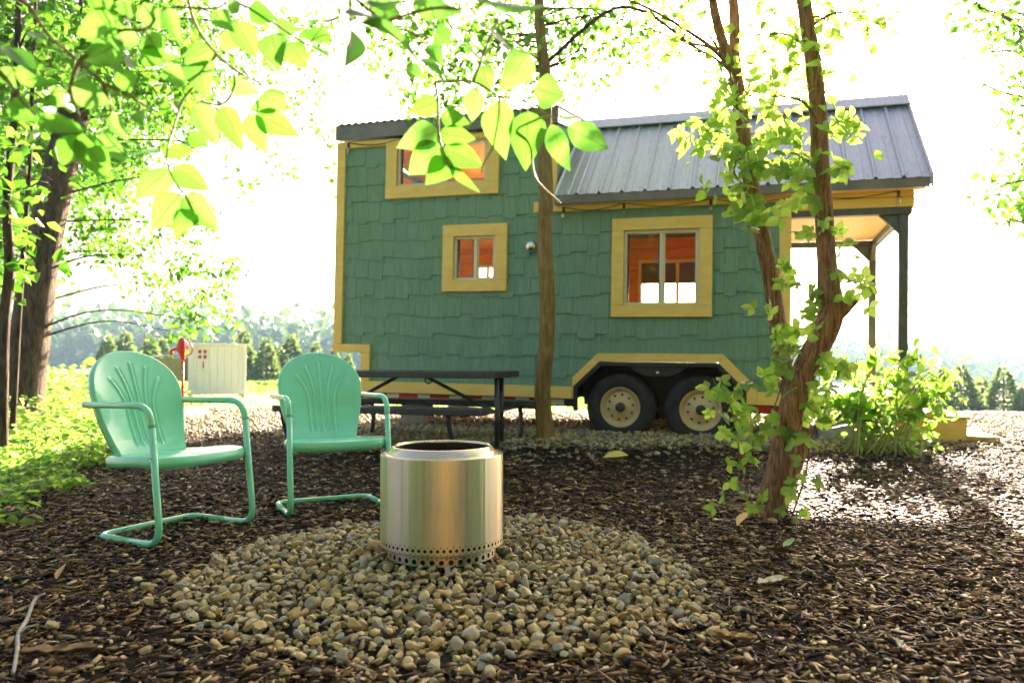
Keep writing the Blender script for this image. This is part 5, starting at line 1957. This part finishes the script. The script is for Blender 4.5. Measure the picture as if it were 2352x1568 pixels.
wood_row(-700, 1000, 170, ([-700, 120, 300, 560, 770, 1000], [700, 716, 708, 720, 742, 760]), 30, 1)
wood_row(-600, 1000, 150, ([-700, 120, 300, 560, 770, 1000], [740, 752, 748, 756, 770, 780]), 36, 2)
wood_row(1600, 3000, 260, ([1600, 1850, 2000, 2150, 2352, 3000], [770, 772, 785, 800, 838, 850]), 20, 3)
wood_row(1600, 3000, 215, ([1600, 1850, 2000, 2150, 2352, 3000], [800, 805, 820, 842, 868, 880]), 26, 4)
V, Fq = foliage(blobs, 1.2, 2.6, .4)
o = link('distant_wood', np_mesh('distant_wood', V, Fq), M['forest'])
tag(o, 'far hazy blue line of woods beyond the field', 'woods', kind='stuff')

# ------------------------------------------------------------------ woods and added pale trees behind the viewpoint, mirrored in the steel drum
WOODS = (((-7.2, -2.2, 7.5), 'tree behind the viewpoint, farthest to the left'), ((-4.6, -4.8, 7.0), 'tree behind the viewpoint, left of the tallest'), ((-1.4, -6.4, 8.5), 'tallest tree behind the viewpoint'),
         ((1.6, -5.4, 7.5), 'tree behind the viewpoint, right of the tallest'), ((4.4, -4.4, 7.0), 'tree behind the viewpoint, towards the right'), ((6.4, -1.6, 7.5), 'tree outside the right edge, just behind the viewpoint'), ((7.8, 2.2, 7.0), 'tree outside the right edge, level with the fire pit'))
M['bark_streak'] = bark_mat('bark_streak', (.46, .27, .12), (.70, .48, .26), 20, 3, .5, .01)  # bark of unseen trees added to put warm streaks in the drum's reflection
for (x, y, hgt, r_), lb in (((-1.3, -2.3, 6.5, .12), 'added slender pale barked tree, unseen close behind the viewpoint, to the left'), ((.35, -2.9, 7.0, .20), 'added pale barked tree, unseen straight behind the viewpoint'), ((1.25, -2.2, 6.0, .13), 'added slender pale barked tree, unseen close behind the viewpoint, to the right'), ((2.6, -1.6, 6.5, .18), 'added pale barked tree, unseen behind the viewpoint, farthest right of its kind')):
    base = np.array([x, y, 0.0])
    root = empty('woodland_tree', base)
    tag(root, lb, 'tree', 'added pale barked trees behind the viewpoint')
    mb = MB(); tp = trunk_tube(mb, [base - [0, 0, .1], base + [.05, 0, hgt * .3], base + [.0, .1, hgt * .6], base + [.1, 0, hgt]], [r_ * 1.2, r_, r_ * .8, .03], 12, .05, 6)
    put_mb('trunk', mb, M['bark_streak'], root)
    bl = [(base + np.array([R5.uniform(-.9, .9), R5.uniform(-.9, .7), R5.uniform(hgt * .62, hgt)]), np.array([.5, .5, .4]), 60) for k in range(14)]
    mb = MB(); limbs(mb, tp, bl, .02, 1); tag(put_mb('branches', mb, M['bark'], root), kind='stuff')
    put('crown', foliage(bl, .08, .12), M['leaf'], root)
for (x, y, hgt), lb in WOODS:
    base = np.array([x, y, 0.0])
    root = empty('woodland_tree', base)
    tag(root, lb, 'tree', 'woodland trees behind the viewpoint')
    mb = MB(); tp = trunk_tube(mb, [base - [0, 0, .1], base + [.05, 0, hgt * .3], base + [.1, .1, hgt * .6], base + [0, 0, hgt]], [.17, .13, .1, .03], 12, .05, 6)
    put_mb('trunk', mb, M['bark_mid'], root)
    bl = []
    for k in range(40):
        z_ = R5.uniform(.05, 1.0) ** .9 * hgt
        c = base + np.array([R5.uniform(-2.0, 2.0), R5.uniform(-1.6, 1.3), z_])
        bl.append((c, np.array([.9, .9, .7]), 110))
    mb = MB(); limbs(mb, tp, bl, .03, 1, 2); tag(put_mb('branches', mb, M['bark'], root), kind='stuff')
    put('crown', foliage(bl, .18, .30), M['leaf'], root)


# ------------------------------------------------------------------ litter on the mulch
def on_ground(x, y, z=.02):
    u, v = (x - 1176) / FPX, (784 - y) / FPX
    d = np.array([u, math.cos(PITCH) - v * math.sin(PITCH), math.sin(PITCH) + v * math.cos(PITCH)])
    t = (z - CAM_H) / d[2]
    return np.array([0, 0, CAM_H]) + d * t


tw = MB(); tw.tube(catmull([on_ground(x, y, z) for x, y, z in ((104, 1362, .06), (80, 1376, .05), (62, 1421, .03), (42, 1456, .03), (40, 1491, .03), (30, 1546, .03))], 5), [.004, .005, .006, .006, .006, .005], 8, wob=.15)
tw.tube([on_ground(40, 1460, .03), on_ground(60, 1440, .04), on_ground(88, 1434, .04)], [.004, .003, .002], 6)
tag(tw.build('twig', noisy('grey_twig', (.2, .2, .19), (.32, .31, .3), 30, .7), None, True), 'crooked pale grey twig lying on the mulch in the lower left corner', 'twig')


def slab_piece(name, label, cat, c0, c1, w_, mat, curl=.3, z=.03, n=8):
    a, b = on_ground(*c0, z), on_ground(*c1, z)
    if name == 'fallen_leaf':
        L = np.linalg.norm(b - a)
        me = leaf_mesh('fallen_leaf', 1, .5, 10, .25 + curl * .6, -.12, .42, seed=R5.randrange(99), serr=.05, mat=mat)
        o = bpy.data.objects.new('fallen_leaf', me); col.objects.link(o)
        y_ = nrm(b - a + np.array([0, 0, .02])); n_ = nrm(np.array([R5.uniform(-.35, .35), -.35, 1])); x_ = nrm(np.cross(y_, n_)); z_ = np.cross(x_, y_)
        o.matrix_world = Matrix([[x_[i] * w_, y_[i] * L, z_[i] * w_ * 1.2, a[i]] for i in range(3)] + [[0, 0, 0, 1]])
        tag(o, label, cat)
        return o
    ax_ = b - a; L = np.linalg.norm(ax_); ax_ = ax_ / L; sd = nrm(np.cross((0, 0, 1), ax_))
    mb = MB(); V = []
    for th in (.0, -.004):
        for i in range(n + 1):
            t = i / n; ww = w_ * (math.sin(math.pi * min(.96, max(.06, t))) ** .5) * (1 + .12 * math.sin(9 * t))
            for s in (-1, -.4, .4, 1):
                V.append(a + ax_ * L * t + sd * s * ww / 2 * (1 + .25 * math.sin(13 * t + 5 * s)) + np.array([0, 0, .5 * curl * w_ * (s * s) + .2 * curl * L * (t - .5) ** 2 + th + .004 * math.sin(21 * t + 3 * s)]))
    m_ = (n + 1) * 4
    Fs = [(i * 4 + k, i * 4 + k + 1, i * 4 + k + 5, i * 4 + k + 4) for i in range(n) for k in range(3)]
    Fs += [tuple(m_ + q for q in f[::-1]) for f in list(Fs)]
    for i in range(n):
        Fs += [(i * 4, i * 4 + 4, m_ + i * 4 + 4, m_ + i * 4), (i * 4 + 3, m_ + i * 4 + 3, m_ + i * 4 + 7, i * 4 + 7)]
    mb.add(V, Fs)
    o = mb.build(name, mat, None, True); tag(o, label, cat)
    return o


tan = noisy('tan_bark', (.30, .19, .06), (.44, .30, .11), 30, .7, stretch=(1, 1, 1), bstr=.4)
brn = noisy('brown_bark', (.10, .055, .02), (.2, .12, .045), 25, .7, bstr=.5)
yel = noisy('dry_leaf', (.40, .27, .06), (.52, .38, .10), 20, .6)
pal = noisy('pale_wood', (.34, .29, .2), (.48, .42, .32), 25, .7)
slab_piece('bark_piece', 'long brown slab of bark near the lower left corner', 'bark', (48, 1497), (222, 1486), .05, brn)
slab_piece('bark_piece', 'yellow tan curled strip of bark right of the gravel ring', 'bark', (1640, 1452), (1728, 1468), .035, tan, .5)
slab_piece('fallen_leaf', 'curled yellow leaf at the foot of the twin stemmed tree', 'leaf', (1693, 1206), (1728, 1184), .05, yel, .6, .05)
slab_piece('fallen_leaf', 'large brown fallen leaf in front of the twin stemmed tree', 'leaf', (1771, 1264), (1832, 1284), .07, brn, .3, .04)
slab_piece('bark_piece', 'grey bark fragment between the gravel ring and the right edge', 'bark', (1742, 1340), (1804, 1326), .05, pal, .3)
slab_piece('fallen_leaf', 'small yellow leaf on dark mulch at the right', 'leaf', (1980, 1356), (2012, 1366), .035, yel, .2)
slab_piece('wood_chip', 'pale splinter of wood in the lower right mulch', 'wood chip', (2058, 1466), (2084, 1494), .022, pal, .2)
slab_piece('wood_chip', 'tan splinter lying left of the gravel ring', 'wood chip', (445, 1300), (520, 1290), .022, tan, .2)
slab_piece('wood_chip', 'upright pale chip standing at the left edge of the gravel ring', 'wood chip', (488, 1270), (512, 1290), .018, pal, .2, .05)
slab_piece('fallen_leaf', 'bright yellow flattened leaf on the mulch edge below the wheels', 'leaf', (1385, 1050), (1445, 1058), .13, noisy('yellow_leaf', (.55, .45, .06), (.66, .56, .12), 12, .6), .25, .08)
slab_piece('fallen_leaf', 'olive leaf lying in the lower left mulch', 'leaf', (130, 1330), (152, 1306), .03, tan, .4)
slab_piece('fallen_leaf', 'light green leaf on the mulch beside the fallen brown leaf', 'leaf', (1800, 1258), (1826, 1248), .035, noisy('green_leaf', (.16, .3, .12), (.22, .38, .16), 12, .6), .3, .03)
for (x, y, s, lb) in ((116, 1438, .022, 'lone tan pebble on the mulch near the grey twig'), (316, 1333, .02, 'flat grey pebble on the mulch, farther of the pair left of the gravel ring'), (338, 1349, .026, 'larger grey pebble beside the flat one, left of the gravel ring'),
                      (341, 1381, .022, 'upright grey pebble nearest the lower edge, left of the gravel ring'), (415, 1341, .02, 'angular tan pebble halfway between the chair and the gravel ring')):
    o = bpy.data.objects.new('pebble', rock_me[R5.randrange(12)]); col.objects.link(o)
    o.location = on_ground(x, y, .03); o.scale = (s, s, s); o.rotation_euler = (R5.uniform(-.4, .4), R5.uniform(-.4, .4), R5.uniform(0, 6))
    tag(o, lb, 'pebble', 'pebbles strayed on to the mulch')

# ------------------------------------------------------------------ air
HAZE = 0.00065
if HAZE:
    hz = MB(); hz.box(-1150, 1150, -120, 1250, -14.5, 17.0)
    hm = bpy.data.materials.new('haze'); hm.use_nodes = True
    t = hm.node_tree
    t.nodes.remove(t.nodes['Principled BSDF'])
    pv = t.nodes.new('ShaderNodeVolumePrincipled')
    pv.inputs['Color'].default_value = (.42, .74, 1.0, 1)
    pv.inputs['Density'].default_value = HAZE
    pv.inputs['Anisotropy'].default_value = .15
    t.links.new(pv.outputs[0], t.nodes['Material Output'].inputs['Volume'])
    ho = hz.build('haze', hm)
    tag(ho, kind='stuff')
